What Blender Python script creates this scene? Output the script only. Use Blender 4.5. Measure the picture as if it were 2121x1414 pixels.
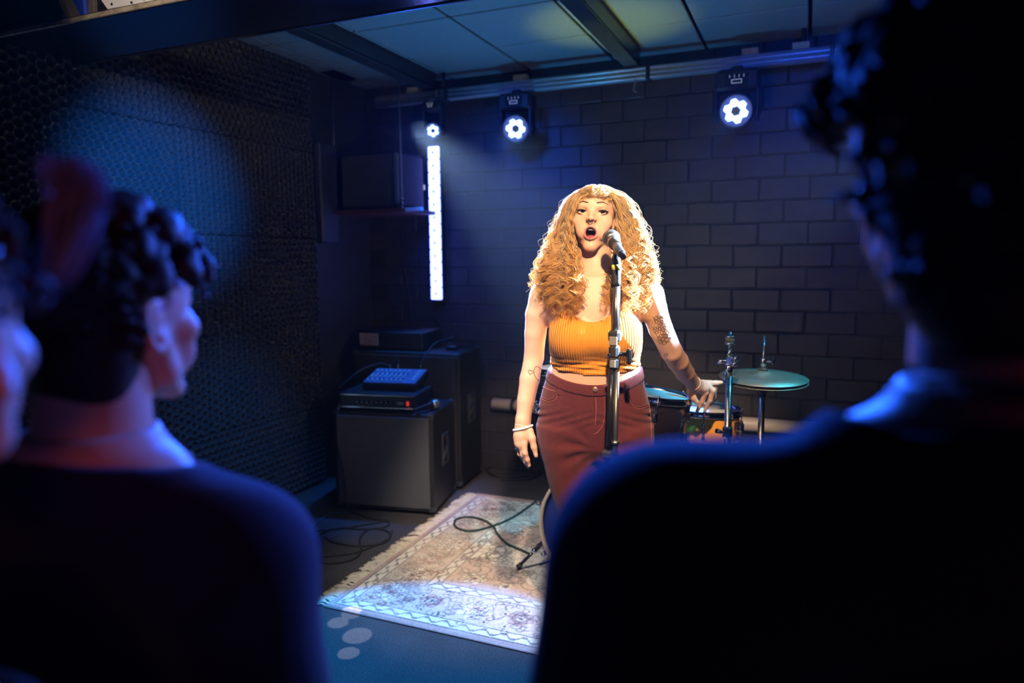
import bpy, math, random
import numpy as np
from mathutils import Matrix, Vector, Quaternion
from mathutils.bvhtree import BVHTree

SC = bpy.context.scene
COL = SC.collection
for o in list(bpy.data.objects):
    bpy.data.objects.remove(o)

# ------------------------------------------------------------------ camera
# room axes: X runs along the back wall, Y into the room towards it, Z up; metres
FPX, IMW, IMH = 1446.0, 2121.0, 1414.0
YAW, PITCH, ROLL = (math.radians(a) for a in (-22.8, 7.0, 0.5))
CAM = np.array([0.0, 0.0, 1.45])


def cam_axes():
    f = np.array([math.sin(YAW) * math.cos(PITCH), math.cos(YAW) * math.cos(PITCH), -math.sin(PITCH)])
    r = np.array([math.cos(YAW), -math.sin(YAW), 0.0])
    d = np.cross(f, r)
    return np.array([r * math.cos(ROLL) + d * math.sin(ROLL), -r * math.sin(ROLL) + d * math.cos(ROLL), f])


CM = cam_axes()


def ray(x, y):
    return CM.T @ np.array([(x - IMW / 2) / FPX, (y - IMH / 2) / FPX, 1.0])


def onz(x, y, z=0.0):
    d = ray(x, y)
    return CAM + d * (z - CAM[2]) / d[2]


def ony(x, y, Y):
    d = ray(x, y)
    return CAM + d * Y / d[1]


def onx(x, y, X):
    d = ray(x, y)
    return CAM + d * X / d[0]


def dep(x, y, D):
    return CAM + ray(x, y) * D


cd = bpy.data.cameras.new('camera')
cam = bpy.data.objects.new('camera', cd)
COL.objects.link(cam)
cd.sensor_width = 36.0
cd.lens = FPX / IMW * 36.0
m = Matrix([list(CM[0]), list(-CM[1]), list(-CM[2])]).transposed().to_4x4()
m.translation = Vector(CAM)
cam.matrix_world = m
cd.clip_start = 0.02
cd.dof.use_dof = True
cd.dof.focus_distance = 2.28
cd.dof.aperture_fstop = 1.6
SC.camera = cam

# ------------------------------------------------------------------ world, exposure
w = bpy.data.worlds.new('world')
SC.world = w
w.use_nodes = True
nt = w.node_tree
nt.nodes['Background'].inputs['Color'].default_value = (0.02, 0.03, 0.06, 1)
nt.nodes['Background'].inputs['Strength'].default_value = 0.02
HAZE = 0.0009
if HAZE:
    vs = nt.nodes.new('ShaderNodeVolumeScatter')
    vs.inputs['Density'].default_value = HAZE
    vs.inputs['Anisotropy'].default_value = 0.35
    nt.links.new(vs.outputs[0], nt.nodes['World Output'].inputs['Volume'])
SC.view_settings.view_transform = 'Standard'
SC.view_settings.look = 'None'
SC.view_settings.gamma = 1.0
SC.view_settings.use_curve_mapping = False
SC.view_settings.exposure = 0.0
SC.cycles.max_bounces = 5
SC.cycles.diffuse_bounces = 3
SC.cycles.glossy_bounces = 3
SC.cycles.volume_bounces = 0
SC.cycles.adaptive_threshold = 0.02
SC.cycles.sample_clamp_indirect = 4.0
SC.cycles.sample_clamp_direct = 30.0


# ------------------------------------------------------------------ stage lamps
def lamp(name, kind, loc, power, col, aim=None, size=0.1, cone=60, blend=0.4, sizey=None):
    l = bpy.data.lights.new(name, kind)
    l.energy = power
    l.color = col
    o = bpy.data.objects.new(name, l)
    COL.objects.link(o)
    o.location = loc
    if kind == 'SPOT':
        l.spot_size = math.radians(cone)
        l.spot_blend = blend
        l.shadow_soft_size = size
    elif kind == 'AREA':
        l.size = size
        if sizey:
            l.shape = 'RECTANGLE'
            l.size_y = sizey
    else:
        l.shadow_soft_size = size
    if aim is not None:
        d = Vector(aim) - Vector(loc)
        o.rotation_euler = d.to_track_quat('-Z', 'Y').to_euler()
    return o


BLUE = (0.015, 0.10, 1.0)
ICE = (0.42, 0.62, 1.0)
WARM = (1.0, 0.66, 0.38)
# front-of-house warm profile spot, steeply above the front of the stage, on the singer
lamp('key_spot', 'SPOT', (-0.12, 0.75, 2.52), 385, WARM, (-0.58, 2.28, 1.15), 0.035, 37, 0.4)
# softer pool over carpet, rug and amplifier
lamp('rug_spot', 'SPOT', (-1.15, 1.15, 2.5), 210, (1.0, 0.93, 0.85), (-1.30, 2.95, 0.0), 0.05, 36, 0.6)
# blue wash from the front onto the carpet and the near edge of the rug
lamp('blue_floor_spot', 'SPOT', (-1.75, 1.0, 2.5), 950, (0.025, 0.32, 1.0), (-1.28, 1.80, 0.0), 0.02, 32, 0.15)
for gx, gy in ((740, 1316), (700, 1289), (722, 1352), (728, 1270)):
    g_ = onz(gx, gy)
    lamp('dot_spot', 'SPOT', (-1.25, 1.55, 2.45), 480, (0.75, 0.82, 1.0), tuple(g_), 0.004, 2.6 if gy == 1316 else 1.9, 0.1)
# moving heads on the rail, plus unseen lamps added beyond its right end
lamp('back_spot_right', 'SPOT', (-0.377, 3.86, 2.2), 600, (0.16, 0.36, 1.0), (-0.60, 2.25, 1.32), 0.05, 24, 0.5)
lamp('back_spot_middle', 'SPOT', (-1.65, 3.86, 2.2), 2200, (0.22, 0.42, 1.0), (-0.72, 2.25, 1.30), 0.05, 24, 0.5)
lamp('back_wash_right', 'SPOT', (-0.377, 3.84, 2.19), 600, BLUE, (0.05, 0.6, 1.25), 0.05, 50, 0.6)
lamp('side_spot_right', 'SPOT', (1.20, 3.30, 2.28), 13000, (0.5, 0.72, 1.0), (-0.50, 2.27, 1.42), 0.05, 16, 0.35)  # unseen lamp off the rail, added for the rim on her hair
lamp('side_spot_left', 'SPOT', (-2.24, 3.82, 2.24), 20000, (0.36, 0.6, 1.0), (-0.76, 2.27, 1.40), 0.05, 14, 0.35)
lamp('face_spot', 'SPOT', (0.70, 3.6, 2.3), 520, (0.09, 0.17, 1.0), (-0.68, 0.60, 1.30), 0.05, 15, 0.6)  # unseen, added to edge the left listener's face in blue
lamp('hat_spot', 'SPOT', (0.9, 2.7, 2.4), 420, (0.03, 0.55, 0.9), (-0.20, 3.0, 0.85), 0.05, 26, 0.7)  # unseen cyan lamp, added to tint the hi-hat
lamp('back_wash_left', 'SPOT', (-2.2, 3.84, 2.2), 900, BLUE, (-0.7, 0.55, 1.2), 0.05, 44, 0.6)
for gx, gy, gd in ((1335, 520, 2.45), (1432, 835, 3.05), (1530, 1000, 3.2)):
    lamp('haze_beam', 'SPOT', (-0.377, 3.88, 2.16), 2500, (0.02, 0.13, 1.0), tuple(dep(gx, gy, gd)), 0.012, 5.5, 0.35)
# blue wash over the block wall and the foam
lamp('wall_wash', 'SPOT', (-1.60, 2.9, 2.45), 140, (0.008, 0.10, 1.0), (-1.80, 4.2, 1.75), 0.1, 62, 1.0)
lamp('wall_wash_right', 'SPOT', (0.1, 2.9, 2.4), 45, (0.01, 0.09, 1.0), (0.1, 4.2, 2.0), 0.1, 80, 1.0)
lamp('foam_wash', 'SPOT', (-0.6, 1.5, 2.1), 760, (0.02, 0.22, 1.0), (-2.84, 2.45, 1.75), 0.05, 26, 1.0)
lamp('foam_wash_low', 'SPOT', (-1.0, 1.7, 2.2), 120, (0.02, 0.26, 1.0), (-2.84, 2.80, 0.45), 0.05, 26, 1.0)
# blue-green wash thrown up onto the ceiling tiles, and a small yellow-green lamp below the beam
lamp('ceiling_wash', 'SPOT', (-1.38, 3.12, 0.25), 190, (0.003, 0.28, 0.80), (-1.25, 3.2, 2.6), 0.1, 78, 1.0)
lamp('green_uplight', 'SPOT', (-1.05, 3.35, 1.0), 70, (0.75, 0.9, 0.05), (-0.97, 3.55, 2.5), 0.03, 34, 0.9)
lamp('gear_spot', 'SPOT', (-1.95, 3.72, 2.45), 190, (0.02, 0.20, 1.0), (-2.15, 3.55, 0.7), 0.03, 34, 0.8)
lamp('bridge_lamp', 'SPOT', (-1.65, 1.15, 2.25), 16, (1.0, 0.86, 0.72), (-2.05, 1.8, 2.34), 0.03, 44, 0.6)
# dim orange-red fill, added unseen behind the audience
lamp('red_fill', 'SPOT', (0.35, -0.75, 1.55), 17, (1.0, 0.14, 0.07), (-0.72, 0.55, 1.36), 0.2, 24, 1.0)
lamp('red_fill_right', 'AREA', (1.5, -0.6, 1.0), 0.8, (1.0, 0.16, 0.03), (0.4, 0.6, 1.2), 0.3)


# ------------------------------------------------------------------ materials
MATS = {}


def pmat(name, col, rough=0.6, metal=0.0, var=0.12, scale=18.0, bump=0.0, bscale=150.0, spec=0.5,
         emit=None, estr=0.0, coat=0.0, trans=0.0, sss=0.0, sheen=0.0, alpha=None):
    if name in MATS:
        return MATS[name]
    m = bpy.data.materials.new(name)
    m.use_nodes = True
    n, l = m.node_tree.nodes, m.node_tree.links
    b = n['Principled BSDF']
    tc = n.new('ShaderNodeTexCoord')
    nz = n.new('ShaderNodeTexNoise')
    nz.inputs['Scale'].default_value = scale
    nz.inputs['Detail'].default_value = 5
    l.new(tc.outputs['Object'], nz.inputs['Vector'])
    mix = n.new('ShaderNodeMix')
    mix.data_type = 'RGBA'
    l.new(nz.outputs['Fac'], mix.inputs['Factor'])
    mix.inputs['A'].default_value = (*[max(0, c * (1 - 2 * var)) for c in col], 1)
    mix.inputs['B'].default_value = (*[min(1, c * (1 + 2 * var)) for c in col], 1)
    l.new(mix.outputs['Result'], b.inputs['Base Color'])
    b.inputs['Roughness'].default_value = rough
    b.inputs['Metallic'].default_value = metal
    b.inputs['Specular IOR Level'].default_value = spec
    b.inputs['Coat Weight'].default_value = coat
    b.inputs['Transmission Weight'].default_value = trans
    b.inputs['Sheen Weight'].default_value = sheen
    if sss:
        b.inputs['Subsurface Weight'].default_value = sss
        b.inputs['Subsurface Radius'].default_value = (0.012, 0.005, 0.003)
        b.inputs['Subsurface Scale'].default_value = 0.6
    if emit:
        b.inputs['Emission Color'].default_value = (*emit, 1)
        b.inputs['Emission Strength'].default_value = estr
    if bump:
        n2 = n.new('ShaderNodeTexNoise')
        n2.inputs['Scale'].default_value = bscale
        n2.inputs['Detail'].default_value = 3
        l.new(tc.outputs['Object'], n2.inputs['Vector'])
        bp = n.new('ShaderNodeBump')
        bp.inputs['Strength'].default_value = bump
        bp.inputs['Distance'].default_value = 0.004
        l.new(n2.outputs['Fac'], bp.inputs['Height'])
        l.new(bp.outputs['Normal'], b.inputs['Normal'])
    m['bsdf'] = b.name
    MATS[name] = m
    return m


def bsdf(m):
    return m.node_tree.nodes['Principled BSDF']


# ------------------------------------------------------------------ objects
def link(o, parent=None):
    COL.objects.link(o)
    if parent is not None:
        o.parent = parent
    return o


def tag(o, label=None, cat=None, group=None, kind=None):
    if label:
        o['label'] = label
    if cat:
        o['category'] = cat
    if group:
        o['group'] = group
    if kind:
        o['kind'] = kind
    return o


def thing(name, label, cat, loc=(0, 0, 0), rotz=0.0, group=None):
    o = bpy.data.objects.new(name, None)
    o.empty_display_size = 0.1
    link(o)
    o.location = loc
    o.rotation_euler = (0, 0, rotz)
    return tag(o, label, cat, group)


def copy_tree(o, parent=None):
    c = o.copy()
    COL.objects.link(c)
    c.parent = parent
    for ch in list(o.children):
        copy_tree(ch, c)
    return c


def raw_mesh(name, V, F, mat=None, parent=None, smooth=True, attrs=None):
    """V (n,3), F (m,k) arrays of one face size -> one linked mesh object"""
    V = np.asarray(V, np.float32)
    F = np.asarray(F, np.int32)
    me = bpy.data.meshes.new(name)
    k = F.shape[1]
    me.vertices.add(len(V))
    me.vertices.foreach_set('co', V.ravel())
    me.loops.add(F.size)
    me.loops.foreach_set('vertex_index', F.ravel())
    me.polygons.add(len(F))
    me.polygons.foreach_set('loop_start', np.arange(0, F.size, k, dtype=np.int32))
    me.update(calc_edges=True)
    me.validate()
    me.polygons.foreach_set('use_smooth', np.full(len(me.polygons), smooth))
    for an, av in (attrs or {}).items():
        av = np.asarray(av, np.float32)
        if av.ndim == 1:
            a = me.attributes.new(an, 'FLOAT', 'POINT')
            a.data.foreach_set('value', av)
        else:
            a = me.color_attributes.new(an, 'FLOAT_COLOR', 'POINT')
            a.data.foreach_set('color', np.c_[av, np.ones(len(av), np.float32)].ravel())
    if mat is not None:
        me.materials.append(mat)
    o = bpy.data.objects.new(name, me)
    return link(o, parent)


def rotm(axis, deg):
    return np.array(Matrix.Rotation(math.radians(deg), 3, axis))


def frame(z):
    z = np.asarray(z, float)
    z = z / np.linalg.norm(z)
    a = np.array([0, 0, 1.0]) if abs(z[2]) < 0.9 else np.array([1.0, 0, 0])
    x = np.cross(a, z)
    x /= np.linalg.norm(x)
    return np.array([x, np.cross(z, x), z]).T


class MB:
    """collects shapes and links them as ONE mesh object"""

    def __init__(self):
        self.v, self.f, self.s = [], [], []

    def put(self, V, F, smooth=True):
        b = len(self.v)
        self.v += [tuple(map(float, p)) for p in V]
        self.f += [tuple(b + i for i in q) for q in F]
        self.s += [smooth] * len(F)
        return self

    def box(self, c, s, bev=0.0, R=None):
        c, h = np.asarray(c, float), np.asarray(s, float) / 2
        R = np.eye(3) if R is None else np.asarray(R)
        b = min(bev, h.min() * 0.9)
        if b <= 0:
            P = np.array([[sx * h[0], sy * h[1], sz * h[2]] for sx in (-1, 1) for sy in (-1, 1) for sz in (-1, 1)])
            F = [(0, 1, 3, 2), (4, 6, 7, 5), (0, 4, 5, 1), (2, 3, 7, 6), (0, 2, 6, 4), (1, 5, 7, 3)]
            return self.put(P @ R.T + c, F, False)
        P, ix = [], {}
        for sx in (-1, 1):
            for sy in (-1, 1):
                for sz in (-1, 1):
                    sg = np.array([sx, sy, sz])
                    for a in range(3):
                        q = sg * (h - b)
                        q[a] = sg[a] * h[a]
                        ix[(sx, sy, sz, a)] = len(P)
                        P.append(q)
        F = []
        S = (-1, 1)
        for a in range(3):
            u, v = (a + 1) % 3, (a + 2) % 3
            for sa in S:
                loop = []
                for su, sv in ((-1, -1), (1, -1), (1, 1), (-1, 1)):
                    k = [0, 0, 0]
                    k[a], k[u], k[v] = sa, su, sv
                    loop.append(ix[(*k, a)])
                F.append(tuple(loop if sa > 0 else loop[::-1]))
            for su in S:
                for sv in S:
                    k0, k1 = [0, 0, 0], [0, 0, 0]
                    k0[a], k0[u], k0[v] = -1, su, sv
                    k1[a], k1[u], k1[v] = 1, su, sv
                    q = (ix[(*k0, u)], ix[(*k1, u)], ix[(*k1, v)], ix[(*k0, v)])
                    F.append(q if su * sv < 0 else q[::-1])
        for sx in S:
            for sy in S:
                for sz in S:
                    t = tuple(ix[(sx, sy, sz, a)] for a in range(3))
                    F.append(t if sx * sy * sz > 0 else t[::-1])
        return self.put(np.array(P) @ R.T + c, F, False)

    def lathe(self, prof, c=(0, 0, 0), ax=(0, 0, 1), seg=24, smooth=True, closed=False):
        """prof: (radius, height) pairs along the axis; ends are capped"""
        R = frame(ax)
        V, F = [], []
        n = len(prof)
        for r, h in prof:
            for k in range(seg):
                t = 2 * math.pi * k / seg
                V.append(R @ np.array([r * math.cos(t), r * math.sin(t), h]) + np.asarray(c, float))
        m = n if closed else n - 1
        for i in range(m):
            j = (i + 1) % n
            for k in range(seg):
                k2 = (k + 1) % seg
                F.append((i * seg + k, i * seg + k2, j * seg + k2, j * seg + k))
        self.put(V, F, smooth)
        if not closed:
            b = len(self.v) - len(V)
            if prof[0][0] > 1e-6:
                self.f.append(tuple(b + k for k in reversed(range(seg))))
                self.s.append(False)
            if prof[-1][0] > 1e-6:
                self.f.append(tuple(b + (n - 1) * seg + k for k in range(seg)))
                self.s.append(False)
        return self

    def cyl(self, a, b, r, r2=None, seg=16, smooth=True):
        a, b = np.asarray(a, float), np.asarray(b, float)
        L = np.linalg.norm(b - a)
        return self.lathe([(r, 0), (r if r2 is None else r2, L)], a, b - a, seg, smooth)

    def ball(self, c, r, seg=14, sc=(1, 1, 1), R=None):
        r = float(r)
        n = seg // 2
        V, F = [], []
        R = np.eye(3) if R is None else R
        for i in range(n + 1):
            t = math.pi * i / n
            for k in range(seg):
                p = 2 * math.pi * k / seg
                q = np.array([math.sin(t) * math.cos(p), math.sin(t) * math.sin(p), math.cos(t)]) * r * np.asarray(sc)
                V.append(R @ q + np.asarray(c, float))
        for i in range(n):
            for k in range(seg):
                k2 = (k + 1) % seg
                F.append((i * seg + k, (i + 1) * seg + k, (i + 1) * seg + k2, i * seg + k2))
        return self.put(V, F)

    def tube(self, pts, r, seg=8, closed=False):
        V, F = tube_arrays(np.asarray(pts, float), r, seg, closed)
        return self.put(V, F.tolist())

    def prism(self, poly, z0, z1, R=None, c=(0, 0, 0), smooth=False):
        """poly in xy extruded from z0 to z1, then rotated and moved"""
        R = np.eye(3) if R is None else np.asarray(R)
        n = len(poly)
        V = [R @ np.array([x, y, z]) + np.asarray(c, float) for z in (z0, z1) for x, y in poly]
        F = [tuple(reversed(range(n))), tuple(range(n, 2 * n))]
        self.put(V, F, False)
        b = len(self.v) - 2 * n
        for i in range(n):
            j = (i + 1) % n
            self.f.append((b + i, b + j, b + n + j, b + n + i))
            self.s.append(smooth)
        return self

    def build(self, name, mat, parent=None):
        me = bpy.data.meshes.new(name)
        me.from_pydata(self.v, [], self.f)
        me.polygons.foreach_set('use_smooth', self.s)
        me.update()
        if mat is not None:
            me.materials.append(mat)
        return link(bpy.data.objects.new(name, me), parent)


def tube_arrays(P, r, seg=6, closed=False):
    n = len(P)
    T = np.gradient(P, axis=0)
    if closed:
        T = np.roll(P, -1, 0) - np.roll(P, 1, 0)
    T /= np.linalg.norm(T, axis=1)[:, None] + 1e-12
    a = np.array([0, 0, 1.0]) if abs(T[0, 2]) < 0.9 else np.array([1.0, 0, 0])
    N = np.zeros_like(P)
    u = np.cross(a, T[0])
    u /= np.linalg.norm(u)
    for i in range(n):
        u = u - T[i] * (u @ T[i])
        u /= np.linalg.norm(u) + 1e-12
        N[i] = u
    B = np.cross(T, N)
    r = np.broadcast_to(np.asarray(r, float), (n,))
    th = np.arange(seg) * 2 * math.pi / seg
    V = P[:, None] + r[:, None, None] * (np.cos(th)[None, :, None] * N[:, None] + np.sin(th)[None, :, None] * B[:, None])
    i = np.arange(n if closed else n - 1)[:, None]
    k = np.arange(seg)[None]
    j = (i + 1) % n
    k2 = (k + 1) % seg
    F = np.stack([i * seg + k, i * seg + k2, j * seg + k2, j * seg + k], -1).reshape(-1, 4)
    return V.reshape(-1, 3), F


def spline(pts, n=40, closed=False):
    """Catmull-Rom through pts"""
    P = np.asarray(pts, float)
    m = len(P)
    if closed:
        Q = np.vstack([P[-1], P, P[0], P[1]])
        segs = m
    else:
        Q = np.vstack([2 * P[0] - P[1], P, 2 * P[-1] - P[-2]])
        segs = m - 1
    t = np.linspace(0, segs, n, endpoint=not closed)
    i = np.minimum(t.astype(int), segs - 1)
    f = (t - i)[:, None]
    p0, p1, p2, p3 = Q[i], Q[i + 1], Q[i + 2], Q[i + 3]
    return 0.5 * (2 * p1 + (p2 - p0) * f + (2 * p0 - 5 * p1 + 4 * p2 - p3) * f ** 2 + (3 * p1 - p0 - 3 * p2 + p3) * f ** 3)


# common materials
M_BLACK = pmat('black_paint', (0.012, 0.012, 0.013), 0.55, var=0.2)
M_GLOSSBLACK = pmat('gloss_black', (0.01, 0.01, 0.012), 0.22, var=0.2)
M_RUBBER = pmat('black_rubber', (0.015, 0.015, 0.015), 0.75, var=0.2, bump=0.1)
M_CHROME = pmat('chrome', (0.78, 0.79, 0.8), 0.12, 1.0, var=0.02)
M_STEEL = pmat('brushed_steel', (0.5, 0.5, 0.5), 0.35, 1.0, var=0.06, scale=60)
M_ALU = pmat('aluminium_rail', (0.62, 0.58, 0.54), 0.4, 0.6, var=0.1, scale=30)
M_WOODRAW = pmat('raw_timber', (0.42, 0.29, 0.17), 0.7, var=0.25, scale=40, bump=0.2)


# ================================================================== the room
XL, XR, YB, YF, ZC = -2.88, 2.3, 4.25, -2.6, 2.6
rng = random.Random(7)


def carpet_material():
    m = pmat('carpet', (0.062, 0.060, 0.062), 0.95, var=0.45, scale=170, bump=0.8, bscale=260, spec=0.1)
    n, l = m.node_tree.nodes, m.node_tree.links
    # worn, slightly lighter large patches multiplied in
    b = bsdf(m)
    old = b.inputs['Base Color'].links[0].from_socket
    tc = n.new('ShaderNodeTexCoord')
    nz = n.new('ShaderNodeTexNoise')
    nz.inputs['Scale'].default_value = 2.3
    nz.inputs['Detail'].default_value = 6
    l.new(tc.outputs['Object'], nz.inputs['Vector'])
    r = n.new('ShaderNodeMapRange')
    r.inputs['From Min'].default_value = 0.3
    r.inputs['From Max'].default_value = 0.7
    r.inputs['To Min'].default_value = 0.75
    r.inputs['To Max'].default_value = 1.25
    l.new(nz.outputs['Fac'], r.inputs['Value'])
    mx = n.new('ShaderNodeMix')
    mx.data_type = 'RGBA'
    mx.blend_type = 'MULTIPLY'
    mx.inputs['Factor'].default_value = 1
    l.new(old, mx.inputs['A'])
    l.new(r.outputs[0], mx.inputs['B'])
    l.new(mx.outputs['Result'], b.inputs['Base Color'])
    return m


def slab(name, c, s, mat, label):
    return tag(MB().box(c, s).build(name, mat), label, None, None, 'structure')


M_WALL = pmat('painted_wall', (0.030, 0.030, 0.036), 0.6, var=0.2, scale=9, bump=0.15, bscale=60)
slab('floor', ((XL + XR) / 2, (YF + YB) / 2, -0.05), (XR - XL + 0.4, YB - YF + 0.4, 0.1), carpet_material(), 'dark grey carpet floor of the stage room')
ceil = slab('ceiling', ((XL + XR) / 2, (YF + YB) / 2, ZC + 0.10), (XR - XL + 0.4, YB - YF + 0.4, 0.1), M_BLACK, 'suspended tile ceiling over the stage')
wl = slab('wall_left', (XL - 0.1, (YF + YB) / 2, ZC / 2), (0.2, YB - YF, ZC + 0.1), M_WALL, 'side wall covered with honeycomb acoustic foam')
wb = slab('wall_back', ((XL + XR) / 2, YB + 0.095, ZC / 2), (XR - XL, 0.2, ZC + 0.1), pmat('mortar', (0.020, 0.019, 0.023), 0.8, var=0.2), 'black painted block wall behind the stage')
slab('wall_right', (XR + 0.1, (YF + YB) / 2, ZC / 2), (0.2, YB - YF, ZC + 0.1), M_WALL, 'dark side wall beyond the right listener')
slab('wall_front', ((XL + XR) / 2, YF - 0.1, ZC / 2), (XR - XL, 0.2, ZC + 0.1), M_WALL, 'dark wall behind the audience')

# ceiling tiles: one object each
M_TILE = pmat('ceiling_tile', (0.19, 0.215, 0.21), 0.85, var=0.08, scale=70, bump=0.35, bscale=220)
TP = 0.54
tile_me = None
for i in range(-3, 7):
    for j in range(-4, 2):
        x0, y0 = -1.65 + i * TP - TP, 3.71 + j * TP
        cx, cy = x0 + TP / 2, y0 + TP / 2
        if cx - TP / 2 < XL - 0.45 or cy > 4.3:
            continue
        sx = sy = TP - 0.016
        if cy + sy / 2 > YB:
            continue
        if cx - sx / 2 < XL:
            continue
        if tile_me is None:
            o = MB().box((0, 0, 0), (sx, sy, 0.02), 0.004).build('ceiling_tile', M_TILE, ceil)
            tile_me = o.data
        else:
            o = link(bpy.data.objects.new('ceiling_tile', tile_me), ceil)
        o.location = (cx, cy, ZC + 0.012 + rng.uniform(-0.002, 0.002))
        o.rotation_euler = (rng.uniform(-0.004, 0.004), rng.uniform(-0.004, 0.004), 0)
# cut tiles along the left wall and the back wall
for j in range(-4, 1):
    y0 = 3.71 + j * TP
    MB().box(((XL - 2.73) / 2 + 0.0, y0 + TP / 2, ZC + 0.012), (0.13, TP - 0.016, 0.02), 0.004).build('ceiling_tile', M_TILE, ceil)
for i in range(-2, 7):
    x0 = -2.73 + i * TP + TP
    MB().box((x0 - TP / 2, 3.86, ZC + 0.012), (TP - 0.016, 0.27, 0.02), 0.004).build('ceiling_tile', M_TILE, ceil)

# dark steel beams below the tiles, running to the back wall
M_BEAM = pmat('beam_gloss_paint', (0.022, 0.024, 0.024), 0.28, var=0.2, scale=14, bump=0.12, bscale=25)
for k, (xb, wd, lab) in enumerate(((-2.25, 0.085, 'dark steel ceiling beam nearest the foam wall'), (-0.95, 0.085, 'dark steel ceiling beam above the singer'), (0.35, 0.085, 'dark steel ceiling beam beyond the right moving head'))):
    mb = MB().box((xb, 2.55, 2.508), (wd, 3.0, 0.018), 0.003)
    mb.box((xb, 2.55, 2.56), (0.03, 3.0, 0.09))
    mb.box((xb + wd / 2 - 0.006, 2.55, 2.552), (0.012, 3.0, 0.092), 0.002)
    t = mb.build('trim_%d' % (k + 1), M_BEAM)
    tag(t, lab, None, None, 'structure')

# ---- acoustic foam: honeycomb egg-crate tiles on the left wall
M_FOAM = pmat('acoustic_foam', (0.055, 0.057, 0.062), 0.95, var=0.15, scale=60, bump=0.3, bscale=500, spec=0.15)


def foam_mesh(rot):
    S, n, p = 0.515, 120, 0.043
    u = np.linspace(-S / 2, S / 2, n + 1)
    U, V = np.meshgrid(u, u, indexing='ij')
    a, b = (U, V) if not rot else (V, U)
    k = 2 * math.pi / p / math.cos(math.pi / 6)
    c = sum(np.cos(k * (math.cos(t) * a + math.sin(t) * b)) for t in (0, 2 * math.pi / 3, -2 * math.pi / 3))
    h = np.clip((0.05 - c) / 1.1, 0, 1)          # 0 in the hole, 1 on the ridges
    h = h * h * (3 - 2 * h)
    edge = np.minimum(S / 2 - np.abs(U), S / 2 - np.abs(V))
    e = np.clip(edge / 0.006, 0, 1)
    H = 0.006 + 0.046 * h * (0.8 + 0.2 * e) - 0.004 * (1 - e)
    P = np.stack([H, U, V], -1).reshape(-1, 3)
    idx = np.arange((n + 1) ** 2).reshape(n + 1, n + 1)
    F = np.stack([idx[:-1, :-1], idx[1:, :-1], idx[1:, 1:], idx[:-1, 1:]], -1).reshape(-1, 4)
    # skirt down to the wall
    ring = np.concatenate([idx[:, 0], idx[-1, 1:], idx[-2::-1, -1], idx[0, -2:0:-1]])
    Q = P[ring].copy()
    Q[:, 0] = 0
    b0 = len(P)
    m = len(ring)
    r2 = np.roll(np.arange(m), -1)
    F2 = np.stack([ring, b0 + np.arange(m), b0 + r2, ring[r2]], -1)
    o = raw_mesh('foam_panel', np.vstack([P, Q]), np.vstack([F, F2]), M_FOAM)
    me = o.data
    bpy.data.objects.remove(o)
    return me


FM = [foam_mesh(False), foam_mesh(True)]
PF = 0.517
for c in range(6):
    for r in range(5):
        v = 1 if ((c, r) in ((0, 0), (1, 0), (0, 4), (1, 4), (2, 3), (0, 2), (3, 1))) else 0
        o = link(bpy.data.objects.new('foam_panel', FM[v]), wl)
        o.location = (XL + 0.002, 3.60 - PF * (c + 0.5), 0.02 + PF * (r + 0.5))
        o.rotation_euler = (rng.uniform(-0.004, 0.004), rng.uniform(-0.006, 0.006), 0)

# ---- painted blocks of the back wall: one object each
M_BLOCK = pmat('painted_block', (0.030, 0.028, 0.034), 0.58, var=0.22, scale=7, bump=0.5, bscale=45)
blk = []
for v in range(3):
    r2 = random.Random(v)
    o = MB().box((0, 0, 0), (0.2585, 0.03, 0.1212), 0.005 + 0.001 * v).build('wall_block', M_BLOCK)
    for vert in o.data.vertices:
        vert.co.x += r2.uniform(-0.0025, 0.0025)
        vert.co.z += r2.uniform(-0.002, 0.002)
    blk.append(o.data)
    bpy.data.objects.remove(o)
BW, BH = 0.262, 0.1245
far = MB()
for r in range(21):
    z = 0.004 + BH * (r + 0.5)
    off = (r % 2) * BW / 2
    for c in range(-1, 21):
        x = XL + off + BW * (c + 0.5)
        if x - 0.125 < XL or x + 0.125 > XR:
            continue
        y = YB + 0.004 + rng.uniform(-0.0035, 0.0035)
        if c >= 14:
            far.box((x, y, z), (0.2585, 0.03, 0.1212), 0.006)
            continue
        o = link(bpy.data.objects.new('wall_block', blk[rng.randrange(3)]), wb)
        o.location = (x, y, z)
        o.rotation_euler = (rng.uniform(-0.012, 0.012), 0, rng.uniform(-0.008, 0.008))
o = far.build('far_wall_blocks', M_BLOCK, wb)
tag(o, 'block courses of the back wall beyond the drum kit', None, None, 'stuff')

# white waste pipe along the back wall
M_PIPE = pmat('pipe_plastic', (0.62, 0.58, 0.56), 0.4, var=0.06)
t = thing('wall_pipe', 'long white pipe running low along the back wall', 'pipe', (-1.9, 4.19, 0.467))
MB().cyl((0, 0, 0), (3.1, 0, 0), 0.040, seg=20).build('tube', M_PIPE, t)
for x in (0.15, 1.15, 2.15):
    MB().lathe([(0.045, -0.012), (0.045, 0.012)], (x, 0, 0), (1, 0, 0), 20).box((x, 0.03, 0), (0.03, 0.06, 0.02)).build('clip', M_BLACK, t)

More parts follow.
